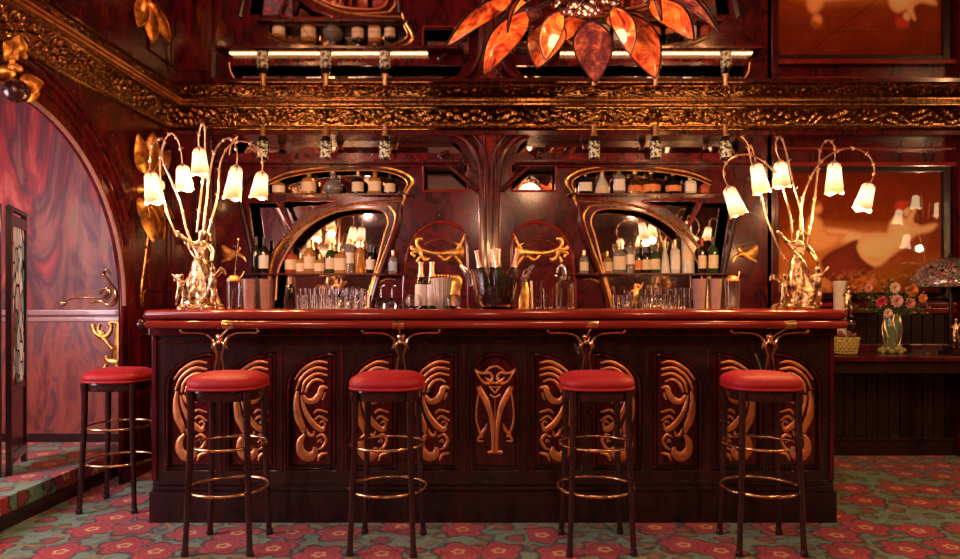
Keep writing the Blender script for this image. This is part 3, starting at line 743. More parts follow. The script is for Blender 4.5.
place([(291, 246, 12, 'wine', 'g_red', 'lab_cream', 'cap_dark', 'red spirit bottle with cream label'),
       (301, 253, 10, 'squat', 'g_amber', 'lab_cream', 'foil', 'short amber bottle with cream label'),
       (310, 240, 12, 'wine', 'g_amber', 'lab_cream', 'foil', 'amber whisky bottle with cream label'),
       (320, 255, 10, 'square', 'g_amber', 'lab_cream', 'foil', 'small square amber bottle'),
       (331, 243, 11, 'wine', 'g_green', 'lab_cream', 'foil', 'green-necked bottle with tall cream label'),
       (341, 246, 12, 'square', 'g_amber', 'lab_cream', 'cap_dark', 'square amber bottle with cream label'),
       (350, 240, 9, 'tall', 'g_clear', 'lab_white', 'foil', 'tall slim clear bottle with white label'),
       (360, 240, 10, 'wine', 'g_amber', None, 'foil', 'tall amber bottle without a label')],
      273.5, YBT, 'bottles on the shelf of the alcove-side arched mirror', 'from the alcove on the middle shelf')
bottle(P(371, 273.5, YBT), .036, .21, 'wine', 'g_dark', 'lab_white', 'cap_dark', 'dark bottle with white label at the column end of the alcove-side middle shelf', 'bottles on the shelf of the alcove-side arched mirror')
place([(607, 251, 11, 'squat', 'g_amber', 'lab_cream', 'foil', 'short amber bottle'),
       (619, 243, 12, 'square', 'g_clear', 'lab_cream', 'foil', 'square clear bottle with cream label'),
       (630, 243, 9, 'tall', 'g_clear', 'lab_white', 'cap_dark', 'slim clear bottle with white label'),
       (638, 248, 8, 'wine', 'g_dark', 'lab_orange', 'cap_dark', 'small black bottle with orange label'),
       (646, 246, 9, 'wine', 'g_dark', 'lab_cream', 'cap_dark', 'black bottle with cream label'),
       (655, 245, 10, 'wine', 'g_green', 'lab_cream', 'cap_dark', 'green bottle with cream label'),
       (665, 241, 10, 'cone', 'g_frost', None, 'foil', 'pale frosted conical bottle'),
       (675, 240, 9, 'square', 'g_frost', 'lab_white', 'foil', 'slim frosted bottle'),
       (688, 230, 13, 'tall', 'g_frost', 'lab_cream', 'lab_white', 'tall broad frosted bottle')],
      273.5, YBT, 'bottles on the shelf of the painting-side arched mirror', 'from the column on the middle shelf')
place([(256, 237, 9, 'wine', 'g_dark', None, 'cap_dark', 'slim dark wine bottle'),
       (264, 238, 10, 'wine', 'g_dark', 'lab_white', 'cap_dark', 'dark wine bottle with tall white label')],
      273.5, 5.10, 'dark bottles beside the alcove-side arch', 'from the alcove outside the gilt arch')
place([(702, 238, 8, 'wine', 'g_dark', 'lab_cream', 'cap_red', 'red-capped dark bottle'),
       (713, 237, 10, 'wine', 'g_green', 'lab_cream', 'cap_dark', 'green bottle with cream label')],
      273.5, 5.10, 'bottles beside the painting-side arch', 'from the arched mirror outside the gilt arch')
bottle(P(393, 274, 5.085), .032, .175, 'wine', 'g_clear', 'lab_blue', 'foil_rose', 'small clear bottle with pale blue label on the bracket shelf toward the alcove', None)
bottle(P(584, 274, 5.085), .032, .175, 'wine', 'g_clear', 'lab_cream', 'foil_rose', 'small clear bottle with cream label on the bracket shelf toward the painting', None)
# round decanter on the high shelf
t = thing('decanter', 'round cut-glass decanter of dark liqueur on the high shelf', 'decanter', P(333, 194.3, YBT))
c = tuple(t.location); r = .074
MB().lathe([(.001, 0), (r*.6, 0), (r, .03), (r*1.02, .055), (r*.75, .09), (r*.25, .115), (r*.22, .14), (r*.3, .146), (.001, .146)], c, 24).build('decanter_body', M['g_clear'], t)
MB().lathe([(.001, .008), (r*.55, .008), (r*.9, .03), (r*.92, .055), (r*.5, .085), (.001, .086)], c, 24).build('liqueur', M['g_dark'], t)
MB().lathe([(.001, .146), (.02, .15), (.024, .162), (.01, .176), (.001, .178)], c, 14).build('stopper', M['g_clear'], t)
# split champagne bottles on the ledge below the cornice
for i, px in enumerate((263, 326, 385, 594, 655.5, 725.5)):
    Y = 5.045; h = 35.5*Y/F; loc = Vector((wx(px, Y), Y, ZL))
    t = bottle(loc, .042, h, 'champ', 'g_dark', 'lab_speck', 'foil', '%s gold-foiled champagne bottle from the alcove on the ledge under the cornice' % ORD[i], 'small champagne bottles under the carved cornice', 'champagne_bottle')

# counter items
ZC = 1.138
def on_bar(px, Y): return Vector((wx(px, Y), Y, ZC))
def glassware(kind, label, loc, r, h, mat='tumbler', group=None, cat='glass', prof=None):
    pf = prof or [(.001, 0), (r*.85, 0), (r*.88, h*.02), (r, h), (r*.94, h), (r*.82, h*.08), (.001, h*.07)]
    return tag_(kind, pf, mat, label, cat, loc, group)
def tag_(kind, pf, mat, label, cat, loc, group):
    me = MB().lathe(pf, (0, 0, 0), 24).build(kind, M[mat]); me.location = loc; return tag(me, label, cat, group)
Yg = 3.98
for px, lb in ((234, 'toward the alcove, beside the bronze lamp'), (732, 'toward the painting, beside the steel tumblers')):
    loc = on_bar(px, Yg)
    glassware('mixing_glass', 'tall clear mixing glass %s' % lb, loc, .047, .175)
    t = thing('bar_strainer', 'round perforated strainer resting in the mixing glass %s' % lb.split(',')[0], 'strainer', loc+Vector((0, 0, .165)))
    c = tuple(t.location)
    MB().lathe([(.001, .030), (.022, .026), (.036, .010), (.042, -.004), (.040, -.006), (.034, .006), (.02, .022), (.001, .026)], c, 20).build('bowl', M['copper'], t)
    MB().tube([(c[0]+.03, c[1], c[2]+.008), (c[0]+.045, c[1]+.01, c[2]+.03), (c[0]+.05, c[1]+.02, c[2]+.05)], [.004, .003, .004], 6).build('handle', M['copper'], t)
sp = MB().tube([on_bar(235, Yg)+Vector((-.02, 0, .018)), on_bar(239, Yg)+Vector((.0, -.01, .40))], [.0022, .0022], 6, sm=0)
sp.ball(tuple(on_bar(239, Yg)+Vector((.0, -.01, .40))), .006, 8)
tag(sp.build('bar_spoon', M['steel']), 'long slim steel bar spoon standing in the mixing glass by the alcove-side lamp', 'spoon')
for i, (px, Y) in enumerate(((249.5, 3.97), (266, 3.99), (699, 3.97), (715, 3.98))):
    w_ = ['alcove-side tumbler of the pair by the mixing glass near the alcove', 'column-side tumbler of the pair by the mixing glass near the alcove', 'column-side tumbler of the pair by the mixing glass near the painting', 'painting-side tumbler of the pair by the mixing glass near the painting'][i]
    glassware('shaker_tin', 'polished steel shaker, '+w_, on_bar(px, Y), .040, .172, 'tin', 'polished steel shaker tumblers', 'shaker',
        [(.001, 0), (.030, 0), (.032, .006), (.0415, .170), (.043, .172), (.040, .172), (.030, .012), (.001, .01)])
bottle(on_bar(290, 3.98), .028, .185, 'wine', 'g_dark', None, 'foil_rose', 'small dark bottle with pale cap on the counter among the tumblers', None)
bottle(on_bar(421, 4.0), .034, .27, 'champ', 'g_dark', 'lab_white', 'foil_rose', 'dark bottle with pink foil neck behind the white cup, nearer the alcove', 'pink-foiled bottles by the white cup')
bottle(on_bar(432, 4.0), .034, .27, 'champ', 'g_dark', 'lab_white', 'foil_rose', 'dark bottle with pink foil neck behind the white cup, nearer the column', 'pink-foiled bottles by the white cup')
M['globe'] = glass('thick_glass_globe', (.95, .92, .92), .12)
for i, (px, lb) in enumerate(((414, 'at the foot of the pink-foiled bottles'), (453, 'beside the big ice bucket'))):
    glassware('glass_globe', 'round thick glass bowl %s' % lb, on_bar(px, 3.9), .045, .085, 'globe', None, 'bowl',
        [(.001, 0), (.025, 0), (.042, .018), (.048, .045), (.040, .072), (.030, .082), (.027, .080), (.035, .068), (.042, .045), (.035, .018), (.001, .01)])
t = thing('fluted_cup', 'white fluted cup holding gilt stirrers on the counter', 'cup', on_bar(441.5, 3.96)); c = tuple(t.location)
mb = MB(); mb.lathe([(.001, 0), (.03, 0), (.034, .01), (.05, .10), (.058, .175), (.053, .175), (.045, .10), (.03, .014), (.001, .012)], c, 28)
for k in range(14):
    a = 2*PI*k/14; mb.tube([(c[0]+.0345*math.cos(a), c[1]+.0345*math.sin(a), c[2]+.012), (c[0]+.050*math.cos(a), c[1]+.05*math.sin(a), c[2]+.1), (c[0]+.058*math.cos(a), c[1]+.058*math.sin(a), c[2]+.172)], .004, 6, sm=2)
mb.build('cup_body', plain('white_china', (.72, .66, .60), .3, 0, .4), t)
mb = MB()
for k in range(5): mb.tube([(c[0]+.01*k-.02, c[1], c[2]+.03), (c[0]+.018*k-.036, c[1]+.01, c[2]+.19)], .005, 6, sm=0); mb.ball((c[0]+.018*k-.036, c[1]+.01, c[2]+.19), .009, 8)
mb.build('stirrers', M['goldleaf'], t)
# ice bucket with champagne
t = thing('ice_bucket', 'large glass champagne bucket with flared rim and two wing handles on the counter', 'ice bucket', on_bar(497, 3.86)); c = tuple(t.location)
MB().lathe([(.001, 0), (.085, 0), (.10, .008), (.125, .06), (.142, .13), (.150, .19), (.163, .215), (.166, .222), (.157, .22), (.143, .19), (.134, .13), (.116, .06), (.09, .018), (.001, .014)], c, 40).build('bucket_bowl', glass('smoky_glass', (.80, .68, .70), .03), t)
for s in (-1, 1):
    MB().tube([(c[0]+s*.145, c[1], c[2]+.13), (c[0]+s*.17, c[1], c[2]+.19), (c[0]+s*.205, c[1], c[2]+.245), (c[0]+s*.165, c[1], c[2]+.218)], [.010, .012, .006, .008], 8).build('handle', M['steel'], t)
mb = MB(); random.seed(3)
for k in range(46):
    a = random.random()*2*PI; rr = .10*random.random()**.5; z = random.uniform(.035, .13)
    mb.ball((c[0]+rr*math.cos(a), c[1]+rr*math.sin(a), c[2]+z), random.uniform(.012, .02), 6)
ice = mb.build('ice', M['g_clear'], smooth=False); tag(ice, 'crushed ice filling the champagne bucket', 'ice'); ice['kind'] = 'stuff'
BT = [(-.085, .02, .08, -.22), (-.02, .04, .02, -.03), (.002, -.01, 0, .02), (.022, .03, .03, -.10), (.045, -.02, 0, -.22), (.088, .01, .06, .20)]
for i, (dx, dy, rx, ry) in enumerate(BT):
    h = .30
    bottle((c[0]+dx*.75-math.sin(ry)*.06, c[1]+dy, ZC+.035), .030, h, 'champ', 'g_dark' if i % 2 else 'g_green', None, 'foil_rose',
           '%s rose-foiled champagne bottle from the alcove side of the bucket' % ORD[i], 'champagne bottles in the bucket', 'champagne_bottle', tilt=(rx*.4, ry, 0))
# beyond the bucket
glassware('tall_glass', 'straight tall glass just past the ice bucket', on_bar(536, 3.95), .036, .16, group=None)
glassware('tall_glass', 'short straight glass between the tall glass and the carafe', on_bar(548, 3.99), .030, .12, group=None)
t = thing('carafe', 'cylindrical glass carafe of amber drink with a chrome pourer on the counter', 'carafe', on_bar(565, 3.93)); c = tuple(t.location)
MB().lathe([(.001, 0), (.05, 0), (.052, .01), (.052, .14), (.045, .155), (.034, .165), (.036, .185), (.048, .19), (.046, .193), (.032, .188), (.03, .165), (.047, .14), (.047, .012), (.001, .01)], c, 28).build('carafe_body', M['tumbler'], t)
MB().lathe([(.001, .014), (.044, .014), (.044, .12), (.001, .12)], (c[0]+.0, c[1], c[2]), 24).build('amber_drink', M['g_amber'], t)
MB().tube([(c[0], c[1], c[2]+.16), (c[0]-.005, c[1], c[2]+.215), (c[0]-.018, c[1], c[2]+.245), (c[0]-.035, c[1], c[2]+.235), (c[0]-.045, c[1], c[2]+.205)], [.010, .014, .013, .011, .008], 10).build('pourer', M['steel'], t)
MB().tube([(c[0]-.055, c[1], c[2]+.188), (c[0]+.04, c[1], c[2]+.19)], .005, 8, sm=0).build('pourer_bar', M['steel'], t)
# upturned wine glasses and rows of tumblers on the back ledge
zl = 1.115
for i, px in enumerate((380.5, 391.5)):
    Y = 4.75; r = .036
    glassware('wine_glass', 'upturned wine glass on the back ledge, %s' % ('nearer the arched mirror' if i == 0 else 'nearer the column'), Vector((wx(px, Y), Y, zl)), r, .17, group='upturned wine glasses', 
        prof=[(r*.8, 0), (r, .03), (r*.95, .055), (r*.4, .08), (.005, .088), (.004, .15), (r*.5, .165), (r*.9, .17), (r*.9, .173), (.001, .173)], )
def rowg(pxs, Y, h, r, where, group):
    first = None
    for i, px in enumerate(pxs):
        lb = '%s small tumbler from the alcove in the %s' % (ORD[i], where)
        if first is None: first = o = glassware('tumbler', lb, Vector((0, 0, 0)), r, h, group=group)
        else: o = first.copy(); C.objects.link(o); o['label'] = lb
        o.location = (wx(px, Y), Y, zl)
rowg([300+9.6*k for k in range(8)], 4.66, .105, .030, 'front tumbler row below the alcove-side mirror', 'tumblers below the alcove-side mirror')
rowg([303+9.4*k for k in range(7)], 4.86, .155, .029, 'back tumbler row below the alcove-side mirror', 'tall tumblers below the alcove-side mirror')
rowg([616+9.4*k for k in range(8)], 4.66, .105, .030, 'front tumbler row below the painting-side mirror', 'tumblers below the painting-side mirror')
rowg([650+9.4*k for k in range(5)], 4.86, .155, .029, 'back tumbler row below the painting-side mirror', 'tall tumblers below the painting-side mirror')
# small gilt figure among them
def cherub_joints(h, lean=0, arm=1):
    s = h
    return ({'pel': (0, 0, .42*s, .085*s), 'belly': (.01*s+lean*.05*s, -.01*s, .55*s, .10*s), 'chest': (lean*.10*s, 0, .68*s, .085*s), 'neck': (lean*.13*s, 0, .77*s, .04*s),
             'head': (lean*.15*s, -.01*s, .86*s, .075*s), 'crown': (lean*.15*s, 0, .93*s, .055*s),
             'shl': (lean*.1*s-.09*s, 0, .70*s, .045*s), 'ell': (lean*.1*s-.18*s, -.03*s, .62*s, .035*s), 'hal': (lean*.1*s-.16*s, -.11*s, .66*s, .022*s),
             'shr': (lean*.1*s+.09*s, 0, .71*s, .045*s), 'elr': (lean*.1*s+.17*s, 0, .80*s, .035*s), 'har': (lean*.1*s+.25*s*arm, .02*s, .93*s, .022*s),
             'hil': (-.06*s, 0, .38*s, .07*s), 'knl': (-.10*s, -.10*s, .24*s, .05*s), 'anl': (-.07*s, -.02*s, .07*s, .032*s), 'fol': (-.09*s, -.08*s, .02*s, .02*s),
             'hir': (.06*s, 0, .38*s, .07*s), 'knr': (.09*s, -.04*s, .22*s, .05*s), 'anr': (.10*s, .02*s, .07*s, .032*s), 'for': (.12*s, -.05*s, .02*s, .02*s)},
            [('pel', 'belly'), ('belly', 'chest'), ('chest', 'neck'), ('neck', 'head'), ('head', 'crown'), ('chest', 'shl'), ('shl', 'ell'), ('ell', 'hal'), ('chest', 'shr'), ('shr', 'elr'), ('elr', 'har'),
             ('pel', 'hil'), ('hil', 'knl'), ('knl', 'anl'), ('anl', 'fol'), ('pel', 'hir'), ('hir', 'knr'), ('knr', 'anr'), ('anr', 'for')])
def cherub(loc, h, mat, parent=None, lean=0, rz=0, mirror=1, name='cherub'):
    J, E = cherub_joints(h, lean)
    R = Matrix.Rotation(rz, 3, 'Z')
    JJ = {}
    for k, v in J.items():
        p = R @ Vector((v[0]*mirror, v[1], v[2])); JJ[k] = (p.x+loc[0], p.y+loc[1], p.z+loc[2], v[3])
    o = skin(name, JJ, E, 'pel', mat)
    if parent: o.data.transform(Matrix.Translation(-root_loc(parent))); o.parent = parent
    return o
l = Vector((wx(637, 4.66), 4.7, zl))
o = cherub((0, 0, 0), .20, M['goldleaf'], name='figurine'); o.location = l; tag(o, 'small gilt figurine behind the tumblers below the painting-side mirror', 'figurine')

# ---------------------------------------------------------------- bronze lamps
M['shade'] = None
n = NT('glowing_frosted_shade'); tc = n.n('ShaderNodeTexCoord'); sx_ = n.n('ShaderNodeSeparateXYZ')
f = n.noise(n.coord(), 90, 3)
sg = n.n('ShaderNodeSeparateXYZ'); n.l(tc.outputs['Generated'], sg.inputs[0]); gz = n.math('MULTIPLY_ADD', f, .16, n.math('SUBTRACT', sg.outputs['Z'], .08))
n.set(Base_Color=(.8, .6, .4), Roughness=.4, Emission_Strength=1.25); n.l(n.ramp(gz, [(0, (.55, .17, .03)), (.16, (.62, .26, .07)), (.32, (1, .60, .27)), (.5, (1, .84, .60)), (.75, (1, .78, .50)), (1, (.8, .33, .09))]), n.b.inputs['Emission Color']); M['shade'] = n.m
M['bulb'] = emit('lamp_bulb', (1, .5, .18), 1.3)
def shade(parent, top, mouth, nm='lamp_shade', rt=6.5, rm=9.0):
    """bell shade: top and mouth are 3D points; radii in photo pixels at that depth"""
    top = Vector(top); ax = (Vector(mouth)-top); L = ax.length; k = top.y/F
    pf = [(.001, -.004), (rt*.45*k, 0), (rt*.85*k, L*.05), (rt*1.0*k, L*.18), (rt*1.12*k, L*.5), (rt*1.3*k, L*.78), (rm*.93*k, L*.93), (rm*1.02*k, L), (rm*.97*k, L*.985), (rt*1.2*k, L*.76), (rt*1.0*k, L*.5), (rt*.86*k, L*.2), (.001, L*.1)]
    b = MB().lathe(pf, tuple(top), 24, axis=ax.normalized())
    # scalloped lip
    m0 = 24; a = ax.normalized()
    for i in range(7*m0, 9*m0):
        v = Vector(b.v[i]); kk = i % m0; b.v[i] = tuple(v+a*(L*.045*math.cos(kk*2*PI/6)))
    s_ = b.build(nm, M['shade'], parent)
    cap = MB().lathe([(.001, -.016), (.006, -.014), (.009, -.004), (rt*.62*k, .001), (rt*.7*k, L*.06), (rt*.5*k, L*.07)], tuple(top), 14, axis=ax.normalized())
    for q_ in range(5):
        an = 2*PI*q_/5; u = a.orthogonal().normalized(); v2 = a.cross(u); d = u*math.cos(an)+v2*math.sin(an)
        cap.tube([tuple(top-a*.012), tuple(top+d*rt*.75*k+a*.006), tuple(top+d*rt*1.05*k+a*L*.16)], [.003, .004, .0015], 6, sm=3)
    cap.build('shade_cap', M['twig'], s_)
    return top+ax*.72
def goddess(base, mir, parent):
    """a draped figure on a rocky foot, arms raised to the stems"""
    def T(v): return (base[0]+v[0]*mir, base[1]+v[1], base[2]+v[2], v[3])
    J = {'pel': (0, 0, .20, .034), 'waist': (.006, 0, .245, .024), 'chest': (.004, -.004, .295, .033), 'neck': (.006, 0, .335, .011), 'head': (.012, -.004, .362, .021), 'hair': (.014, .004, .383, .015),
         'shl': (-.034, 0, .312, .015), 'ell': (-.070, -.012, .338, .012), 'wrl': (-.094, -.02, .366, .008), 'hal': (-.106, -.02, .376, .009),
         'shr': (.042, 0, .314, .015), 'elr': (.066, -.01, .275, .012), 'wrr': (.074, -.045, .235, .008), 'har': (.076, -.058, .225, .009),
         'hil': (-.022, 0, .18, .032), 'knl': (-.034, -.028, .11, .026), 'anl': (-.022, -.004, .035, .016), 'tol': (-.028, -.034, .022, .010),
         'hir': (.022, 0, .18, .032), 'knr': (.020, -.006, .10, .027), 'anr': (.030, .012, .035, .018), 'tor': (.036, -.02, .022, .010)}
    E = [('pel', 'waist'), ('waist', 'chest'), ('chest', 'neck'), ('neck', 'head'), ('head', 'hair'), ('chest', 'shl'), ('shl', 'ell'), ('ell', 'wrl'), ('wrl', 'hal'), ('chest', 'shr'), ('shr', 'elr'), ('elr', 'wrr'), ('wrr', 'har'),
         ('pel', 'hil'), ('hil', 'knl'), ('knl', 'anl'), ('anl', 'tol'), ('pel', 'hir'), ('hir', 'knr'), ('knr', 'anr'), ('anr', 'tor')]
    o = skin('bronze_figure', {k: T(v) for k, v in J.items()}, E, 'pel', M['bronze'])
    o.data.transform(Matrix.Translation(-root_loc(parent))); o.parent = parent
    # drapery: folded skirt and a shawl swept round
    b = MB(); m_ = 44; rows = 16; vs = []
    for i in range(rows+1):
        u = i/rows; z = .245-.225*u; r0 = .030+.050*u**.7
        for k in range(m_):
            a = 2*PI*k/m_; r = r0*(1+.16*math.sin(7*a+4*u)*u+.09*math.sin(13*a-6*u)*u)
            vs.append((base[0]+mir*(r*math.cos(a)+.01*math.sin(3*u)), base[1]+r*.8*math.sin(a), base[2]+z))
    b.add(vs, [(i*m_+k, i*m_+(k+1) % m_, (i+1)*m_+(k+1) % m_, (i+1)*m_+k) for i in range(rows) for k in range(m_)])
    b.build('skirt', M['bronze'], parent)
    b = MB()
    for L in ([(-.05, -.02, .32, .004), (-.03, -.035, .28, .006), (.0, -.045, .24, .007), (.03, -.05, .19, .007), (.05, -.05, .12, .006)],
              [(.075, -.05, .23, .006), (.085, -.04, .17, .011), (.07, -.04, .10, .012), (.085, -.03, .04, .007)],
              [(.02, .01, .38, .006), (.045, .0, .36, .009), (.05, .0, .33, .006)]):
        b.tube([(base[0]+mir*a[0], base[1]+a[1], base[2]+a[2]) for a in L], [a[3]*.8 for a in L], 8)
    b.build('shawl', M['bronze'], parent)
    b = MB(); m_ = 36
    pf = [(.001, .0), (.105, .0), (.108, .012), (.096, .026), (.06, .034), (.001, .04)]
    b.lathe(pf, (base[0], base[1], base[2]), m_)
    for i in range(len(b.v)):
        x, y, z = b.v[i]; a = math.atan2(y-base[1], x-base[0]); s = 1+.08*math.sin(5*a)+.05*math.sin(11*a+1)
        b.v[i] = (base[0]+(x-base[0])*s, base[1]+(y-base[1])*s*.8, z)
    b.build('lamp_foot', M['bronze'], parent)
    for dx, dy, h, ln, mm, rz in ((.072, -.04, .20, .25, 1, -.3), (-.078, -.035, .165, -.2, -1, .5)):
        J, E = cherub_joints(h, ln)
        R = Matrix.Rotation(rz*mir, 3, 'Z'); JJ = {}
        for k, v in J.items():
            p = R @ Vector((v[0]*mm*mir, v[1], v[2])); JJ[k] = (p.x+base[0]+dx*mir, p.y+base[1]+dy, p.z+base[2]+.018, v[3])
        c_ = skin('cherub_figure', JJ, E, 'pel', M['bronze']); c_.data.transform(Matrix.Translation(-root_loc(parent))); c_.parent = parent
        w_ = MB()
        for s in (-1, 1):
            w_.tube([(base[0]+dx*mir+s*.01, base[1]+dy+.02, base[2]+.018+h*.68), (base[0]+dx*mir+s*.035, base[1]+dy+.04, base[2]+.018+h*.85), (base[0]+dx*mir+s*.05, base[1]+dy+.045, base[2]+.018+h*.72)], [.004, .012, .003], 8, flat=(0, 1, 0), h=.003)
        w_.build('wings', M['bronze'], c_)
    for k_ in list(parent.children):
        k_.data.transform(Matrix.Scale(1.13, 4))
        for g_ in k_.children: g_.data.transform(Matrix.Scale(1.13, 4))
def lamp(basepx, mir, name_label, branches):
    Yl = 3.76; base = Vector((wx(basepx, Yl), Yl, ZC))
    t = thing('bronze_lamp', name_label, 'table lamp', base)
    goddess(base, mir, t)
    for (pts, top, mouth, dY) in branches:
        N = len(pts); P3 = []
        for i, (x, y) in enumerate(pts):
            u = (i/(N-1)); P3.append(P(x, y, Yl+.02+dY*u))
        tp = P(top[0], top[1], Yl+.02+dY); mo = P(mouth[0], mouth[1], Yl+.02+dY)
        b = MB(); b.tube([tuple(a) for a in P3]+[tuple(tp)], [.006-.0028*i/N for i in range(N+1)], 8)
        q_ = crom([tuple(a) for a in P3], 4); random.seed(int(top[0]))
        for i in range(3, len(q_), 4):
            v = Vector(q_[i]); b.ball(tuple(v), .0085, 8, (1, 1, 1.3))
            d = Vector((random.uniform(-1, 1), random.uniform(-.4, .4), random.uniform(.1, 1))).normalized()
            b.tube([tuple(v), tuple(v+d*.02)], [.005, .0015], 6, sm=2)
        b.build('branch', M['twig'], t)
        c_ = shade(t, tp, mo)
        point('lamp_glow', tuple(mo+(mo-tp)*.25), 9.0, (1, .47, .17), .03, t)
lamp(200, 1, 'bronze draped figure lamp with five lit bell shades on the alcove end of the counter', [
 ([(190, 250), (184, 240), (175, 232), (165, 205), (160, 178), (161, 152), (165, 141), (157, 140), (151, 149), (149.5, 165)], (150.5, 173), (154.5, 203), -.10),
 ([(193, 245), (186, 228), (181, 205), (171, 180), (163, 160), (164, 142), (171, 133.5), (177.5, 140), (181, 152)], (182.5, 166), (185, 190), .06),
 ([(197, 232), (200, 205), (203, 175), (205, 145), (204.5, 126), (201, 126), (198.5, 138)], (199, 149), (200.5, 175), -.02),
 ([(203, 240), (206, 205), (210, 172), (216, 149), (226, 139), (233, 141), (237, 152)], (236.5, 167), (232, 199), -.06),
 ([(205, 245), (213, 215), (218.5, 190), (220, 165), (228, 147), (240, 141.5), (253, 145), (261, 156), (262.5, 164)], (262, 173), (258.5, 198), .04)])
lamp(797, 1, 'bronze draped figure lamp with five lit bell shades on the painting end of the counter', [
 ([(793, 245), (790, 215), (781, 182), (772, 169), (762, 160), (747, 154.5), (733, 157), (724.5, 166), (724, 177)], (728.5, 188), (739, 215), -.10),
 ([(788, 262), (782, 255), (768, 222), (760, 192), (752, 165), (748.5, 146), (752, 148)], (756, 164), (762, 193), .03),
 ([(803, 245), (801, 212), (793, 182), (787, 155), (781, 137), (776.5, 140), (776, 150)], (780.5, 162), (781.5, 187), -.02),
 ([(805, 250), (811, 222), (815.5, 192), (818.5, 165), (821, 148), (827, 140.5), (832.5, 143), (835, 151)], (834.5, 163), (834, 193.5), .05),
 ([(799, 245), (801, 213), (804, 195), (813, 173), (825, 158), (842, 149.5), (857, 149), (869, 156), (874, 167), (873.5, 176)], (869.5, 184), (861.5, 209.5), -.08)])

# ---------------------------------------------------------------- leaf chandelier
n = NT('amber_leaf_glass'); f = n.noise(n.coord(), 9, 5, .7, 1)
colr = n.ramp(f, [(.34, (.06, .006, .004)), (.46, (.34, .035, .012)), (.58, (.75, .16, .03)), (.70, (1, .42, .12))])
n.l(colr, n.b.inputs['Base Color']); n.l(colr, n.b.inputs['Emission Color']); n.set(Roughness=.22, Emission_Strength=.16, Transmission_Weight=.0, Coat_Weight=.6); M['leafglass'] = n.m
n = NT('plum_leaf_glass'); f = n.noise(n.coord(), 9, 5, .7, 1)
colr = n.ramp(f, [(.35, (.03, .008, .012)), (.5, (.14, .03, .035)), (.66, (.55, .14, .05))])
n.l(colr, n.b.inputs['Base Color']); n.l(colr, n.b.inputs['Emission Color']); n.set(Roughness=.22, Emission_Strength=.10, Coat_Weight=.6); M['leafplum'] = n.m
M['lead'] = plain('dark_leading', (.03, .012, .012), .3, .4)
def leaf(root, tip, width, normal, sag, mat, parent, name='leaf_pane', rim='lead', th=.004, rimr=.005):
    root = Vector(root); tip = Vector(tip); ax = tip-root; L = ax.length; a = ax.normalized(); nn = Vector(normal); nn = (nn-a*nn.dot(a)).normalized(); s = a.cross(nn)
    N = 14; Lr = []; vs = []; fs = []; mid = []
    for i in range(N+1):
        u = i/N; wv = width/2*(math.sin(PI*u**.85)**.75 if 0 < u < 1 else 0)*(1.08-.25*u)
        c_ = root+ax*u+nn*sag*math.sin(PI*u)
        ed = nn*(-wv*.35)
        for lay in (0, th):
            vs += [c_+s*wv+ed-nn*lay, c_+s*wv*.5+ed*.4-nn*lay, c_-nn*lay, c_-s*wv*.5+ed*.4-nn*lay, c_-s*wv+ed-nn*lay]
        Lr.append((c_+s*wv+ed, c_-s*wv+ed)); mid.append(c_)
    for i in range(N):
        for k in range(4):
            o0, o1 = i*10+k, (i+1)*10+k
            fs.append((o0, o1, o1+1, o0+1)); fs.append((o0+5, o0+6, o1+6, o1+5))
        fs.append((i*10, i*10+5, (i+1)*10+5, (i+1)*10)); fs.append((i*10+4, (i+1)*10+4, (i+1)*10+9, i*10+9))
    lf = MB().add(vs, fs).build(name, M[mat] if isinstance(mat, str) else mat, parent)
    b = MB()
    b.tube([p[0] for p in Lr], rimr, 6, sm=0); b.tube([p[1] for p in Lr], rimr, 6, sm=0); b.tube([tuple(p+nn*.001) for p in mid], rimr*.6, 6, sm=0)
    b.tube([tuple(root-a*.03), tuple(root), tuple(root+a*.01)], rimr*1.3, 6, sm=0)
    b.build('leaf_rim', M[rim] if isinstance(rim, str) else rim, lf)
    return lf
cx, cy_ = .40, 3.02
ch = thing('leaf_chandelier', 'ceiling lamp of drooping amber glass leaves round a dark grape cluster', 'chandelier', (cx, cy_, H))
MB().lathe([(.10, H-.001), (.11, H-.012), (.09, H-.03), (.04, H-.05), (.001, H-.055)], (cx, cy_, 0), 28).build('ceiling_rose', M['lead'], ch)
b = MB(); random.seed(5)
for k in range(60):
    a = random.random()*2*PI; r = random.uniform(.0, .16)*(1); z = H-.09-random.uniform(0, .06)*(1-r/.2)
    b.ball((cx+r*math.cos(a), cy_+r*math.sin(a), z), random.uniform(.016, .024), 10)
b.build('grape_cluster', plain('dark_grapes', (.03, .006, .01), .2, 0, .3), ch)
tips = []
for k in range(11):
    a = 2*PI*(k+.35)/11; tips.append((a, .52+.09*((k*7) % 3)/2, .24+.04*((k*5) % 3), .20, .24, 'leafglass' if k % 4 != 2 else 'leafplum'))
for k in range(8):
    a = 2*PI*(k+.1)/8; tips.append((a, .50, .10+.03*(k % 2), .19, .18, 'leafglass' if k % 3 else 'leafplum'))
for k in range(5):
    a = 2*PI*(k+.6)/5; tips.append((a, .34, .26, .12, .14, 'leafglass'))
for a, R_, drop, wd, rr, m_ in tips:
    d = Vector((math.cos(a), math.sin(a), 0))
    root = Vector((cx, cy_, H-.07))+d*(rr+.07); tip = Vector((cx, cy_, H-drop))+d*R_
    leaf(root, tip, wd, (0, 0, 1), .05, m_, ch)
b = MB()
for a, R_, drop, wd, rr, m_ in tips:
    d = Vector((math.cos(a), math.sin(a), 0)); b.tube([(cx, cy_, H-.05), tuple(Vector((cx, cy_, H-.055))+d*rr*.6), tuple(Vector((cx, cy_, H-.072))+d*(rr+.05))], .006, 6, sm=3)
b.build('stem', M['lead'], ch)
point('chandelier_glow', (cx, cy_, H-.28), 22, (1, .52, .25), .12, ch)

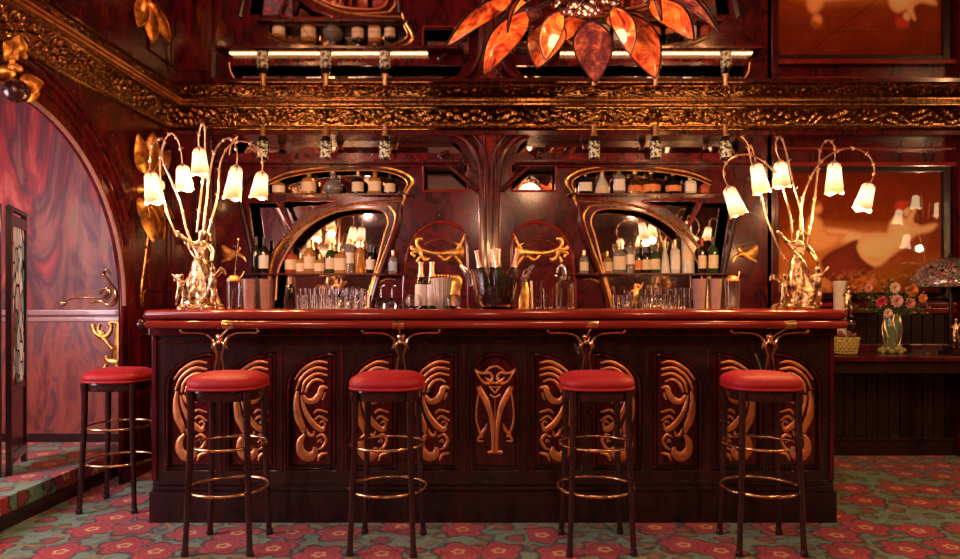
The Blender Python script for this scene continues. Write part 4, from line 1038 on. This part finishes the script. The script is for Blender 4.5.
# ---------------------------------------------------------------- wall leaf sconces on the arch wall
def sconce(label, Y, z, up, down, scale=1.0, ball=False, tail=True, power=.9):
    x = XL+.05; t = thing('leaf_sconce', label, 'wall lamp', (XL+.012, Y, z))
    MB().lathe([(.001, .0), (.045, 0), (.04, .02), (.015, .05), (.001, .055)], (XL, Y, z), 18, axis=(1, 0, 0)).build('wall_plate', M['goldleaf'], t)
    for i, (dy, dz, L, wd) in enumerate(up+down):
        r0 = Vector((x+.01, Y+dy*.25, z+(.05 if i < len(up) else -.05)+dz*.15)); tp = Vector((x+.035+.02*(i % 3), Y+dy, z+dz))
        leaf(r0, tp, wd, (1, -.6, 0), .02, 'sconceleaf', t, 'leaf', 'sconceleaf', .003, .003)
    if ball:
        MB().ball((XL+.075, Y-.02, z-.10), .058, 20).build('ball', M['wood_leg'], t)
        MB().tube([(XL, Y-.02, z-.06), (XL+.05, Y-.02, z-.06), (XL+.07, Y-.02, z-.08)], .014, 8).build('arm', M['gold'], t)
        b = MB(); random.seed(9)
        for k in range(16): b.ball((XL+.04+random.uniform(0, .05), Y+random.uniform(-.05, .05), z+random.uniform(.0, .16)), .018, 8)
        b.build('berries', M['gold'], t)
    if tail:
        b = MB(); b.tube([(x, Y, z-.05), (x+.02, Y-.03, z-.25), (x+.01, Y-.06, z-.48), (x, Y-.09, z-.68), (x-.01, Y-.06, z-.78), (x-.02, Y-.02, z-.70)], [.009, .009, .008, .009, .008, .004], 8)
        for k in range(7):
            u = k/6; v = Vector((x+.015, Y-.10*u, z-.1-.6*u)); b.tube([tuple(v), tuple(v+Vector((.01, .035*(-1)**k, .03)))], [.007, .002], 6, sm=2)
        b.build('vine_stem', M['gold'], t)
        point('sconce_glow', (XL+.16, Y-.02, z+.02), power, (1, .5, .18), .03, t)
        b = MB(); b.tube([(x, Y, z), (XL+.12, Y-.01, z-.02), (XL+.155, Y-.015, z+.0)], .005, 6); b.build('lamp_arm', M['gold'], t)
        MB().lathe([(.008, 0), (.014, .01), (.015, .03), (.010, .05), (.001, .06)], (XL+.155, Y-.015, z+.0), 12).build('bulb', M['bulb'], t)
    return t
sconce('gilded leaf wall lamp with a trailing stem on the pier between arch and back bar', 4.66, 1.93,
       [(-.20, .33, .1, .12), (-.04, .38, .1, .13), (.16, .30, .1, .12), (.10, .20, .1, .10)],
       [(-.22, -.20, .1, .12), (-.08, -.36, .1, .13), (.14, -.33, .1, .13), (.26, -.16, .1, .11)])
sconce('gilded leaf and berry boss with a dark ball at the crown of the arch', 3.36, 2.30,
       [(-.12, .10, .1, .10), (-.05, .16, .1, .09)], [(.10, -.02, .1, .09), (.13, -.07, .1, .12)], ball=True, tail=False)

# ---------------------------------------------------------------- alcove ornaments and glass screen
Yo = YA-.03
b = MB()
for L in ([(63, 305, 1.2), (66, 300, .9), (80, 297.5, .9), (95, 298, 1), (104, 297, 1.4), (108, 290, 1.2), (101, 289, 1), (100, 294, 1)],
          [(90, 303, 1), (100, 301, 1.3), (108, 305, 1.6), (114, 302, 1.9), (115, 292, 1.7), (108, 281, 1.3), (103, 274, 1.1), (106, 270, 1), (110, 274, .9)],
          [(101, 291, 1), (107, 288, 1.3), (110, 294, 1), (106, 300, 1)], [(63, 305, 1.2), (60, 303, 1.4), (66, 303, 1)]):
    b.tube([tuple(P(a[0], a[1], YA-.006)) for a in L], [a[2]*YA/F for a in L], 8)
tag(b.build('whiplash_ornament', M['brass']), 'thin brass whiplash curl on the painted wall above the alcove rail', 'ornament')
b = MB()
for L in ([(92, 324, 2.6), (94, 331, 1.6), (99, 336, 2.2), (106, 336, 2.2), (111, 329, 1.6), (109, 323, 2.6)],
          [(99, 324, 2.4), (98, 330, 1.4), (100, 333, 3.6), (102, 337, 3.0), (108, 344, 1.8), (112, 349, 2.2)],
          [(118, 321.5, 2.4), (119, 330, 4.4), (118.5, 345, 4.0), (119, 356, 3.8), (117, 363, 2.8)], [(109, 323, 1.8), (114, 322, 2), (119, 324, 3)],
          [(105, 356, 2.4), (108, 361, 2.6), (116, 362, 3), (121, 357, 2)], [(112, 349, 1), (111, 357, .8)], [(115, 343, .9), (114, 357, .8)],
          [(104, 369, 2.4), (106, 364, 1.6)], [(117, 368, 2.6), (116, 364, 1.6)]):
    b.tube([tuple(P(a[0], a[1], YA-.026)) for a in L], [a[2]*YA/F for a in L], 8, flat=(0, -1, 0), h=.007)
tag(b.build('gilt_corner_mount', M['goldleaf']), 'broad gilt corner mount on the veneered dado below the alcove rail', 'ornament')
# folding screen of leaded glass
scr = thing('glass_screen', 'folding leaded-glass screen in a dark frame standing on the carpeted step', 'screen', (-2.9, 4.1, .16))
n = NT('leaded_glass'); v = n.coord((16, 16, 8)); vo = n.n('ShaderNodeTexVoronoi', feature='F1'); n.l(v, vo.inputs['Vector']); vo.inputs['Scale'].default_value = 1
ve = n.n('ShaderNodeTexVoronoi', feature='DISTANCE_TO_EDGE'); n.l(v, ve.inputs['Vector']); ve.inputs['Scale'].default_value = 1
sc_ = n.n('ShaderNodeSeparateColor'); n.l(vo.outputs['Color'], sc_.inputs[0])
cc = n.ramp(sc_.outputs[0], [(0, (.95, .90, .80)), (.45, (.85, .86, .78)), (.6, (.45, .60, .55)), (.72, (.85, .55, .40)), (.84, (.70, .06, .05)), (.92, (.15, .40, .22))], 'CONSTANT')
m_ = n.n('ShaderNodeMix', data_type='RGBA'); n.l(n.math('LESS_THAN', ve.outputs[0], .05), m_.inputs[0]); n.l(cc, m_.inputs['A']); m_.inputs['B'].default_value = (.02, .015, .015, 1)
n.l(m_.outputs['Result'], n.b.inputs['Base Color']); n.set(Roughness=.2)
tr = n.n('ShaderNodeBsdfTranslucent'); n.l(m_.outputs['Result'], tr.inputs[0]); ms = n.n('ShaderNodeMixShader'); ms.inputs[0].default_value = .65
n.l(n.b.outputs[0], ms.inputs[1]); n.l(tr.outputs[0], ms.inputs[2]); n.l(ms.outputs[0], n.t.nodes['Material Output'].inputs[0]); M['leaded'] = n.m
def screen_panel(a, b_, z0=.16, z1=1.73, curve=.05):
    a = Vector(a); b_ = Vector(b_); d = (b_-a); L = d.length; d.normalize(); nn = Vector((d.y, -d.x, 0))
    def bx(u0, u1, w0, w1, za, zb):
        vs = [a+d*u+nn*w+Vector((0, 0, z)) for z in (za, zb) for w in (w0, w1) for u in (u0, u1)]
        return MB().add(vs, [(0, 2, 3, 1), (4, 5, 7, 6), (0, 1, 5, 4), (2, 6, 7, 3), (0, 4, 6, 2), (1, 3, 7, 5)])
    fr = MB()
    for args in ((0, .035, -.015, .015, z0, z1), (L-.035, L, -.015, .015, z0, z1), (.035, L-.035, -.015, .015, z1-.10, z1-.04), (.035, L-.035, -.015, .015, z0+.06, z0+.12), (.035, L-.035, -.012, .012, z0+.48, z0+.52)):
        q_ = bx(*args); fr.add(q_.v, q_.f)
    fr.tube([tuple(a+Vector((0, 0, z1))), tuple(a+d*L*.5+Vector((0, 0, z1+curve-.05))), tuple(a+d*L+Vector((0, 0, z1)))], .018, 8)
    fo = fr.build('screen_frame', M['wood_dark'], scr, smooth=False)
    q_ = bx(.035, L-.035, -.003, .003, z0+.52, z1-.08); q_.build('leaded_panel', M['leaded'], scr, smooth=False)
    q_ = bx(.035, L-.035, -.006, .006, z0+.12, z0+.48); q_.build('lower_panel', M['wood'], scr, smooth=False)
screen_panel((-2.83, 4.03, 0), (-3.0, 4.42, 0)); screen_panel((-2.85, 4.0, 0), (-3.2, 3.82, 0))

# ---------------------------------------------------------------- painting
W_, H_ = 300, 212
px0, px1, py0, py1 = 773, 941, 172.5, 292.5; Yq = 5.285
def painting():
    xs = np.linspace(50, 725, W_); ys = np.linspace(50, 530, H_)
    X, Y = np.meshgrid(xs, ys); rng = np.random.RandomState(2)
    def nz(sc, seed):
        r = np.random.RandomState(seed); g = r.rand(int(H_/sc)+3, int(W_/sc)+3)
        yy = np.arange(H_)/sc; xx = np.arange(W_)/sc; yi = yy.astype(int); xi = xx.astype(int)
        fy = (yy-yi)[:, None]; fx = (xx-xi)[None, :]; fy = fy*fy*(3-2*fy); fx = fx*fx*(3-2*fx)
        a = g[np.ix_(yi, xi)]; b = g[np.ix_(yi, xi+1)]; c = g[np.ix_(yi+1, xi)]; d = g[np.ix_(yi+1, xi+1)]
        return (a*(1-fx)+b*fx)*(1-fy)+(c*(1-fx)+d*fx)*fy
    N1 = nz(28, 1)*.6+nz(11, 2)*.4; N2 = nz(6, 3)*.5+nz(3, 4)*.5
    top = np.array([.15, .016, .002]); low = np.array([.30, .055, .006])
    t = np.clip((Y-60)/460, 0, 1)[..., None]
    img = top*(1-t)+low*t; img = img*(.72+.5*N1[..., None]); img = img*(.85+.3*N2[..., None])
    def sd(poly):
        p = np.array(crom(poly, 5, True)); d = np.full(X.shape, 1e9); ins = np.zeros(X.shape, bool)
        n_ = len(p)
        for i in range(n_):
            x0, y0 = p[i]; x1, y1 = p[(i+1) % n_]; ex, ey = x1-x0, y1-y0
            tt = np.clip(((X-x0)*ex+(Y-y0)*ey)/(ex*ex+ey*ey+1e-9), 0, 1)
            d = np.minimum(d, np.hypot(X-x0-tt*ex, Y-y0-tt*ey))
            c = ((y0 > Y) != (y1 > Y)) & (X < (x1-x0)*(Y-y0)/(y1-y0+1e-12)+x0); ins ^= c
        return np.where(ins, -d, d)
    def put(poly, col, soft=5, mod=None):
        nonlocal img
        s = sd(poly); a = np.clip(.5-s/soft/2, 0, 1)[..., None]
        c = np.array(col)*np.ones(img.shape)
        if mod is not None: c = c*(mod(-s))[..., None]
        img = img*(1-a)+c*(.93+.14*N2[..., None])*a
    put([(60, 330), (200, 265), (330, 262), (520, 270), (560, 330), (520, 420), (300, 480), (60, 520)], (.50, .16, .03), 26, lambda s: .9+.15*np.clip(s/60, 0, 1))
    put([(180, 420), (260, 450), (330, 500), (300, 525), (180, 525)], (.40, .12, .02), 14)
    put([(470, 440), (600, 400), (725, 390), (725, 530), (440, 530)], (.34, .10, .015), 30)
    rd = lambda k: (lambda s: .72+.34*np.clip(s/k, 0, 1))
    put([(232, 275), (290, 272), (390, 285), (440, 300), (400, 335), (320, 330), (240, 312)], (.95, .52, .22), 8, rd(22))     # legs
    put([(190, 235), (215, 218), (245, 240), (270, 285), (320, 292), (345, 300), (320, 325), (290, 350), (240, 368), (200, 350), (182, 290)], (.80, .36, .13), 8, rd(26))
    put([(205, 180), (225, 165), (245, 180), (247, 205), (228, 220), (208, 208)], (.72, .30, .11), 6, rd(14))
    put([(200, 175), (222, 160), (245, 172), (230, 182), (208, 192)], (.30, .08, .02), 6)
    put([(560, 300), (640, 300), (600, 350), (540, 400), (470, 432), (430, 420), (520, 380)], (.30, .05, .015), 12)
    put([(385, 335), (420, 300), (468, 288), (505, 290), (518, 250), (540, 226), (565, 226), (600, 240), (640, 262), (700, 252), (708, 265), (680, 288), (630, 300), (605, 322), (575, 352), (530, 382), (490, 418), (455, 428), (425, 412), (400, 392), (383, 362)], (1.0, .55, .25), 7, rd(34))
    put([(585, 240), (612, 195), (625, 198), (615, 245), (640, 262), (610, 262)], (.92, .46, .2), 6, rd(10))
    put([(430, 395), (470, 408), (478, 396), (440, 388)], (.78, .36, .14), 8)
    put([(572, 190), (592, 186), (602, 205), (594, 224), (576, 222)], (.95, .5, .22), 5, rd(10))
    put([(538, 180), (555, 162), (585, 160), (600, 175), (590, 190), (575, 200), (560, 212), (542, 200)], (.50, .05, .02), 5, rd(16))
    put([(245, 400), (285, 365), (330, 345), (372, 322), (392, 322), (386, 352), (402, 388), (430, 415), (455, 432), (430, 448), (400, 468), (370, 485), (330, 490), (285, 488), (240, 470), (250, 440)], (.14, .022, .012), 6, lambda s: .9+.5*np.clip(s/40, 0, 1))
    fl = (np.clip((nz(9, 9)*.6+nz(4, 8)*.4-.5)*5, 0, 1)*np.clip((Y-430)/40, 0, 1)*.5)[..., None]; img = img*(1-fl)+np.array([.80, .30, .08])*fl
    return np.clip(img, 0, 1)
img = painting()
img = np.clip(img*1.3, 0, 1)
me = bpy.data.meshes.new('canvas'); vs = []; x0, x1 = wx(px0, Yq), wx(px1, Yq); z0, z1 = wz(py1, Yq), wz(py0, Yq)
for j in range(H_):
    for i in range(W_): vs.append((x0+(x1-x0)*i/(W_-1), Yq, z1+(z0-z1)*j/(H_-1)))
me.from_pydata(vs, [], [(j*W_+i, (j+1)*W_+i, (j+1)*W_+i+1, j*W_+i+1) for j in range(H_-1) for i in range(W_-1)])
at = me.color_attributes.new('paint', 'FLOAT_COLOR', 'POINT')
at.data.foreach_set('color', np.concatenate([img.reshape(-1, 3), np.ones((W_*H_, 1))], 1).astype(np.float32).ravel())
n = NT('oil_painting'); va = n.n('ShaderNodeVertexColor'); va.layer_name = 'paint'; n.l(va.outputs[0], n.b.inputs['Base Color']); n.set(Roughness=.6, Specular_IOR_Level=.1, Coat_Weight=1.0, Coat_Roughness=.02, Coat_IOR=1.55)
pt = thing('framed_painting', 'large orange painting of a reclining bare-backed woman and a child, in a dark frame', 'painting', (wx(857, Yq), YW, 1.75))
from_mesh('canvas', me, n.m, pt, smooth=False)
MB().box(x0-.01, x1+.01, Yq+.002, YW, z0-.01, z1+.01).build('backing', M['wood_dark'], pt, smooth=False)
for a in ((x0-.055, x0, z0-.05, z1+.05), (x1, x1+.055, z0-.05, z1+.05), (x0, x1, z1, z1+.05), (x0, x1, z0-.05, z0)):
    MB().box(a[0], a[1], 5.255, YW, a[2], a[3], .006).build('frame_rail', M['wood_dark'], pt, smooth=False)

# ---------------------------------------------------------------- sideboard and what stands on it
ZB = .80
sb = thing('sideboard', 'long dark mahogany sideboard shelf below the painting', 'sideboard', (3.4, 5.1, 0))
MB().box(2.06, 4.85, 4.72, 5.28, ZB-.035, ZB, .008).build('top', M['wood'], sb, smooth=False)
MB().box(2.08, 4.85, 4.76, 5.28, ZB-.12, ZB-.035, .006).build('apron', M['wood_dark'], sb, smooth=False)
for x in (2.1, 3.45, 4.79):
    MB().box(x, x+.06, 4.80, 4.86, 0, ZB-.12, .004).build('leg', M['wood_dark'], sb, smooth=False)
MB().box(2.08, 4.85, 5.225, 5.28, ZB, ZB+.05, .006).build('back_rail', M['wood'], sb, smooth=False)
Ys = 5.0
def on_sb(px, Y=Ys): return Vector((wx(px, Y), Y, ZB))
# vase with flowers
M['vase'] = plain('green_glazed_vase', (.12, .24, .13), .15, 0, .8, 12)
M['vase_rim'] = metal('pale_gilt', (.9, .72, .42), .35)
vb = on_sb(892)
vt = thing('flower_vase', 'green glazed vase with pale gilt overlay and flowered foot on the sideboard', 'vase', vb); c = tuple(vb)
MB().lathe([(.001, 0), (.05, 0), (.066, .014), (.062, .03), (.04, .045), (.038, .06), (.052, .10), (.060, .16), (.058, .22), (.046, .262), (.050, .28), (.046, .28), (.04, .262), (.05, .2), (.001, .06)], c, 28).build('vase_body', M['vase'], vt)
b = MB()
for k in range(6):
    a = 2*PI*k/6+.3; b.tube([(c[0]+r*math.cos(a+d), c[1]+r*math.sin(a+d), c[2]+z) for r, z, d in ((.042, .05, 0), (.056, .12, .25), (.062, .18, 0), (.058, .23, -.2), (.050, .275, 0))], .007, 8)
b.lathe([(.046, .27), (.056, .274), (.056, .284), (.046, .287)], c, 24); b.build('gilt_overlay', M['vase_rim'], vt)
b = MB(); random.seed(4)
for k in range(26):
    a = 2*PI*k/26; r = .065+.012*math.sin(k*2.4); b.ball((c[0]+r*math.cos(a), c[1]+r*math.sin(a), c[2]+.025+.012*math.sin(k*1.7)), .017, 8)
b.build('foot_flowers', plain('cream_green_glaze', (.55, .48, .20), .3, 0, .4, 40, .5), vt)
def petals(cc, r, mat, name, label, group, kind='rose'):
    t = thing(name, label, 'flower', cc, group); c = Vector(cc); b = MB()
    for ring, (nr, rad, tilt, ln) in enumerate(((7, .25, 1.2, .5), (8, .45, .8, .7), (9, .6, .35, .95))):
        for k in range(nr):
            a = 2*PI*k/nr+ring*.4; d = Vector((math.cos(a), 0, math.sin(a))); out = Vector((0, -1, 0))
            tip = c+d*r*ln+out*r*(.55-.25*ring); root = c+d*r*.12+out*r*.1
            ax = tip-root; s = ax.cross(out).normalized(); vs = []
            for i in range(5):
                u = i/4; wv = r*.34*math.sin(PI*(.12+.78*u)); m0 = root+ax*u+out*r*.12*math.sin(PI*u)
                vs += [m0-s*wv, m0+out*(-.05*r), m0+s*wv]
            vs2 = [v+Vector((0, .0015, 0)) for v in vs]; fs = []
            for i in range(4):
                for q_ in range(2):
                    o0 = i*3+q_; fs += [(o0, o0+1, o0+4, o0+3), (o0+15, o0+18, o0+19, o0+16)]
            b.add(vs+vs2, fs)
    b.build('petals', mat, t)
    st_ = Vector((vb.x+(c.x-vb.x)*.12, vb.y+(c.y-vb.y)*.12, vb.z+.24)); mid = (c+st_)/2+Vector(((c.x-vb.x)*.1, 0, .01))
    MB().tube([tuple(st_), tuple(mid), tuple(c+Vector((0, .004, 0)))], .0028, 6).build('stem', M['stem'], t)
    return t
M['stem'] = plain('green_stem', (.06, .12, .03), .5)
FM = {'pink': plain('hot_pink_petals', (.75, .04, .16), .5), 'cream': plain('cream_petals', (.85, .62, .50), .5), 'rose': plain('dusty_rose_petals', (.72, .28, .24), .5), 'orange': plain('orange_petals', (.85, .30, .08), .5), 'pale': plain('pale_pink_petals', (.80, .42, .40), .5)}
FL = [(882, 302, 7, 'pink', 'hot pink flower low in the vase bouquet'), (895, 288, 6, 'cream', 'cream flower at the top centre of the vase bouquet'), (897, 301, 7, 'pale', 'pale pink flower in the middle of the vase bouquet'),
      (912, 290, 7.5, 'orange', 'orange flower high on the lamp side of the bouquet'), (910, 303, 6, 'rose', 'dusty rose flower low on the lamp side of the bouquet'), (869, 288, 4.5, 'rose', 'small dusty rose flower leaning toward the counter'),
      (923, 298, 5, 'orange', 'small orange flower reaching under the dome lampshade'), (888, 313, 5, 'cream', 'cream flower at the lip of the vase')]
for i, (px, py, r, k, lb) in enumerate(FL):
    petals(P(px, py, Ys-.03-.015*(i % 3)), r*Ys/F, FM[k], 'flower', lb, 'flowers in the green vase')
random.seed(11); b = MB(); bb_ = MB()
for k in range(90):
    a = random.uniform(-1.5, 1.5); L = random.uniform(.12, .33); st_ = Vector((vb.x, vb.y, vb.z+.25))
    tip = st_+Vector((math.sin(a)*L, random.uniform(-.08, .06), math.cos(a)*L*.85+.02)); md = (st_+tip)/2+Vector((math.sin(a)*.02, -.01, .02))
    b.tube([tuple(st_), tuple(md), tuple(tip)], .0018, 5, sm=3)
    for q_ in range(3):
        p = md+(tip-md)*(q_/2.5); d = Vector((random.uniform(-1, 1), random.uniform(-1, .3), random.uniform(-.2, 1))).normalized()*random.uniform(.02, .045); s = d.cross(Vector((0, 1, .2))).normalized()*.008
        b.add([p, p+d*.5+s, p+d, p+d*.5-s, p+d*.5+Vector((0, -.003, 0))], [(0, 1, 4), (1, 2, 4), (2, 3, 4), (3, 0, 4), (0, 3, 2, 1)])
    if k % 2 == 0: bb_.ball(tuple(tip), .007, 6)
o = b.build('bouquet_foliage', M['stem']); tag(o, 'wispy green foliage spreading from the vase', 'foliage'); o['kind'] = 'stuff'
o = bb_.build('bouquet_buds', FM['rose']); tag(o, 'tiny dull red buds at the tips of the bouquet', 'buds'); o['kind'] = 'stuff'
# dome lamp
lb_ = on_sb(951, 4.98); c = tuple(lb_)
lt = thing('dome_lamp', 'table lamp with mosaic glass dome on a bronze figure stem, unlit, on the sideboard', 'table lamp', lb_)
n = NT('mosaic_glass'); v = n.coord((38, 38, 38)); vo = n.n('ShaderNodeTexVoronoi'); n.l(v, vo.inputs['Vector']); vo.inputs['Scale'].default_value = 1
ve = n.n('ShaderNodeTexVoronoi', feature='DISTANCE_TO_EDGE'); n.l(v, ve.inputs['Vector']); ve.inputs['Scale'].default_value = 1
sc_ = n.n('ShaderNodeSeparateColor'); n.l(vo.outputs['Color'], sc_.inputs[0])
cc = n.ramp(sc_.outputs[0], [(0, (.28, .24, .22)), (.35, (.16, .22, .12)), (.55, (.40, .14, .14)), (.7, (.48, .36, .32)), (.85, (.22, .14, .20))], 'CONSTANT')
m_ = n.n('ShaderNodeMix', data_type='RGBA'); n.l(n.math('LESS_THAN', ve.outputs[0], .07), m_.inputs[0]); n.l(cc, m_.inputs['A']); m_.inputs['B'].default_value = (.03, .02, .02, 1)
n.l(m_.outputs['Result'], n.b.inputs['Base Color']); n.set(Roughness=.15, Coat_Weight=.6)
zt = wz(284.5, 4.98)-ZB; R_ = .262; hh = .195
pf = [(R_, zt-.012), (R_*1.01, zt), (R_*.97, zt+hh*.28), (R_*.84, zt+hh*.58), (R_*.6, zt+hh*.83), (R_*.3, zt+hh*.97), (.02, zt+hh)]
MB().lathe(pf+[(.02, zt+hh-.006)]+[(r-.006, z-.006) for r, z in reversed(pf[:-1])], c, 40).build('dome_shade', n.m, lt)
MB().lathe([(.001, zt+hh), (.022, zt+hh), (.014, zt+hh+.012), (.016, zt+hh+.022), (.001, zt+hh+.035)], c, 14).build('finial', M['lead'], lt)
MB().lathe([(.001, 0), (.085, 0), (.088, .012), (.07, .022), (.05, .03), (.03, .045), (.001, .05)], c, 28).build('lamp_foot', M['lead'], lt)
MB().lathe([(.012, .04), (.018, .1), (.011, .16), (.016, .24), (.010, zt), (.008, zt+hh-.01)], c, 14).build('stem', M['lead'], lt)
J, E = cherub_joints(.24, .1)
g = skin('stem_figure', {k: (v_[0]+c[0]+.012, v_[1]+c[1]-.03, v_[2]+c[2]+.035, v_[3]*.8) for k, v_ in J.items()}, E, 'pel', M['bronze']); g.data.transform(Matrix.Translation(-root_loc(lt))); g.parent = lt
# white pillar with gilt figure, and the flower basket in front
pb = on_sb(840, 5.08)
pp = thing('pillar_ornament', 'white pillar ornament with a clinging gilt figure behind the counter end', 'ornament', pb); c = tuple(pb)
zt = wz(281, 5.08)-ZB
MB().lathe([(.001, 0), (.06, 0), (.06, .03), (.045, .045), (.045, zt-.03), (.049, zt-.02), (.049, zt), (.001, zt)], c, 28).build('pillar', plain('white_marble', (.80, .72, .64), .3, 0, .3), pp)
J, E = cherub_joints(.26, .15)
g = skin('gilt_figure', {k: (v_[0]*.9+c[0]+.035, v_[1]+c[1]-.045, v_[2]+c[2]+zt-.27, v_[3]*.9) for k, v_ in J.items()}, E, 'pel', M['bronze']); g.data.transform(Matrix.Translation(-root_loc(pp))); g.parent = pp
kb = on_sb(845, 4.9); c = tuple(kb)
bk = thing('flower_basket', 'small yellow-green ceramic basket of dark little flowers beside the counter end', 'basket', kb)
b = MB(); b.lathe([(.001, 0), (.055, 0), (.06, .01), (.078, .06), (.092, .12), (.085, .125), (.07, .06), (.001, .03)], c, 28)
for j in range(6):
    for k in range(18):
        a = 2*PI*(k+.5*(j % 2))/18; z = .015+.02*j; r = .062+.17*z+.006; b.ball((c[0]+r*math.cos(a), c[1]+r*math.sin(a), c[2]+z), .012, 6)
b.build('basket_body', plain('yellow_green_ceramic', (.62, .50, .16), .3, 0, .5, 60, .5), bk)
b = MB(); random.seed(8)
for k in range(34):
    a = random.random()*2*PI; r = .075*random.random()**.5; b.ball((c[0]+r*math.cos(a), c[1]+r*math.sin(a), c[2]+.125+.045*(1-r/.08)+random.uniform(-.01, .01)), random.uniform(.009, .015), 6)
b.build('small_flowers', plain('plum_flowers', (.30, .10, .14), .5, 0, 0, 60, .6), bk)

# ---------------------------------------------------------------- glass ceiling lamps added out of view to light the bar front
for i, (x, y, pw, col, lb) in enumerate(((-1.7, 1.2, 58, (1, .52, .42), 'small glass fill lamp added on the alcove side of the lounge'), (-0.1, .2, 40, (1, .52, .33), 'small glass fill lamp added in the middle of the lounge'), (1.9, 1.2, 56, (1, .47, .24), 'small glass fill lamp added on the painting side of the lounge'), (3.7, 1.0, 24, (1, .45, .2), 'small glass fill lamp added by the end wall of the lounge'))):
    t = thing('added_ceiling_lamp', lb, 'ceiling lamp', (x, y, H), 'small glass fill lamps added in the lounge')
    MB().lathe([(.07, H-.001), (.075, H-.01), (.03, H-.04), (.02, H-.07), (.001, H-.07)], (x, y, 0), 20).build('ceiling_rose', M['bronze'], t)
    shade(t, (x, y, H-.07), (x, y, H-.21), rt=9*3, rm=14*3) if False else shade(t, (x, y, H-.07), (x, y, H-.21), rt=20, rm=34)
    point('added_ceiling_glow', (x, y, H-.27), pw, col, .04, t)

# ---------------------------------------------------------------- off-view lamps added for mirror glints, then the tulip lamp reflected in the picture
for i, (x, y, z_, lb) in enumerate(((-2.2, -.1, 2.0, 'branch lamp added on the arch-side lounge wall for mirror glints, farther from the bar'), (-2.15, 1.5, 1.95, 'branch lamp added on the arch-side lounge wall for mirror glints, nearer the bar'))):
    t = thing('added_wall_lamp', lb, 'wall lamp', (XL, y, z_), 'branch lamps added on the lounge wall for mirror glints')
    MB().lathe([(.001, 0), (.05, 0), (.04, .02), (.001, .03)], (XL, y, z_), 16, axis=(1, 0, 0)).build('wall_plate', M['bronze'], t)
    for dy in (-.14, .14):
        tp = Vector((x+.02, y+dy, z_+.10)); MB().tube([(XL+.01, y, z_), (XL+.08, y+dy*.5, z_+.16), (XL+.14, y+dy*.9, z_+.18), tuple(tp)], [.008, .006, .005, .004], 8).build('branch', M['twig'], t)
        shade(t, tp, tp+Vector((0, 0, -.15)), rt=22 if y < 1 else 13, rm=32 if y < 1 else 20)
    point('added_wall_glow', (x+.12, y, z_-.1), 9, (1, .5, .22), .04, t)
for i, (x, y, lb) in enumerate(((2.35, .4, 'two-shade standing lamp added in the lounge for mirror glints, farther from the bar'), (3.0, 1.6, 'two-shade standing lamp added in the lounge for mirror glints, nearer the bar'))):
    t = thing('added_floor_lamp', lb, 'floor lamp', (x, y, 0), 'two-shade standing lamps added in the lounge for mirror glints')  # added out of view so the painting-side mirror catches warm glints
    MB().lathe([(.001, 0), (.14, 0), (.14, .02), (.04, .05), (.014, .1), (.012, 1.75), (.02, 1.8), (.001, 1.82)], (x, y, 0), 20).build('stand', M['bronze'], t)
    for dx in (-.2, .2):
        tp = Vector((x+dx, y, 2.02-dx*.5)); MB().tube([(x, y, 1.78), (x+dx*.4, y, 2.1-dx*.4), (x+dx*.85, y, 2.12-dx*.5), tuple(tp)], [.008, .006, .005, .004], 8).build('branch', M['twig'], t)
        shade(t, tp, tp+Vector((dx*.15, 0, -.16)), rt=40 if y < 1 else 18, rm=58 if y < 1 else 28)
    point('added_floor_glow', (x, y+.1, 1.75), 9, (1, .5, .22), .04, t)
LX = 4.74; M['shade0'] = M['shade']; M['shade'] = emit('bright_frosted_shade', (1, .72, .40), 9)
fl_ = thing('standing_lamp', 'standing branch lamp with lit bell shades in the lounge by the end wall', 'floor lamp', (LX, 3.0, 0)); c = (LX, 3.0, 0)
MB().lathe([(.001, 0), (.15, 0), (.15, .02), (.05, .05), (.02, .1), (.001, .1)], c, 24).build('lamp_foot', M['bronze'], fl_)
MB().tube([(LX, 3.0, .08), (LX+.01, 3.0, .7), (LX-.01, 3.0, 1.25), (LX, 3.0, 1.8)], .014, 8).build('pole', M['twig'], fl_)
for dx, dz in ((-.28, .22), (-.10, .38), (.14, .30), (.28, .08), (-.20, -.05)):
    tp = Vector((LX+dx, 3.0, 1.95+dz)); mo = tp+Vector((dx*.1, 0, -.15))
    MB().tube([(LX, 3.0, 1.7), (LX+dx*.4, 3.0, 1.97+dz), (LX+dx*.85, 3.0, 2.03+dz), tuple(tp)], [.008, .006, .005, .004], 8).build('branch', M['twig'], fl_)
    shade(fl_, tp, mo, rt=8, rm=13)
point('lounge_lamp_glow', (LX, 2.9, 1.75), 30, (1, .55, .25), .035, fl_)
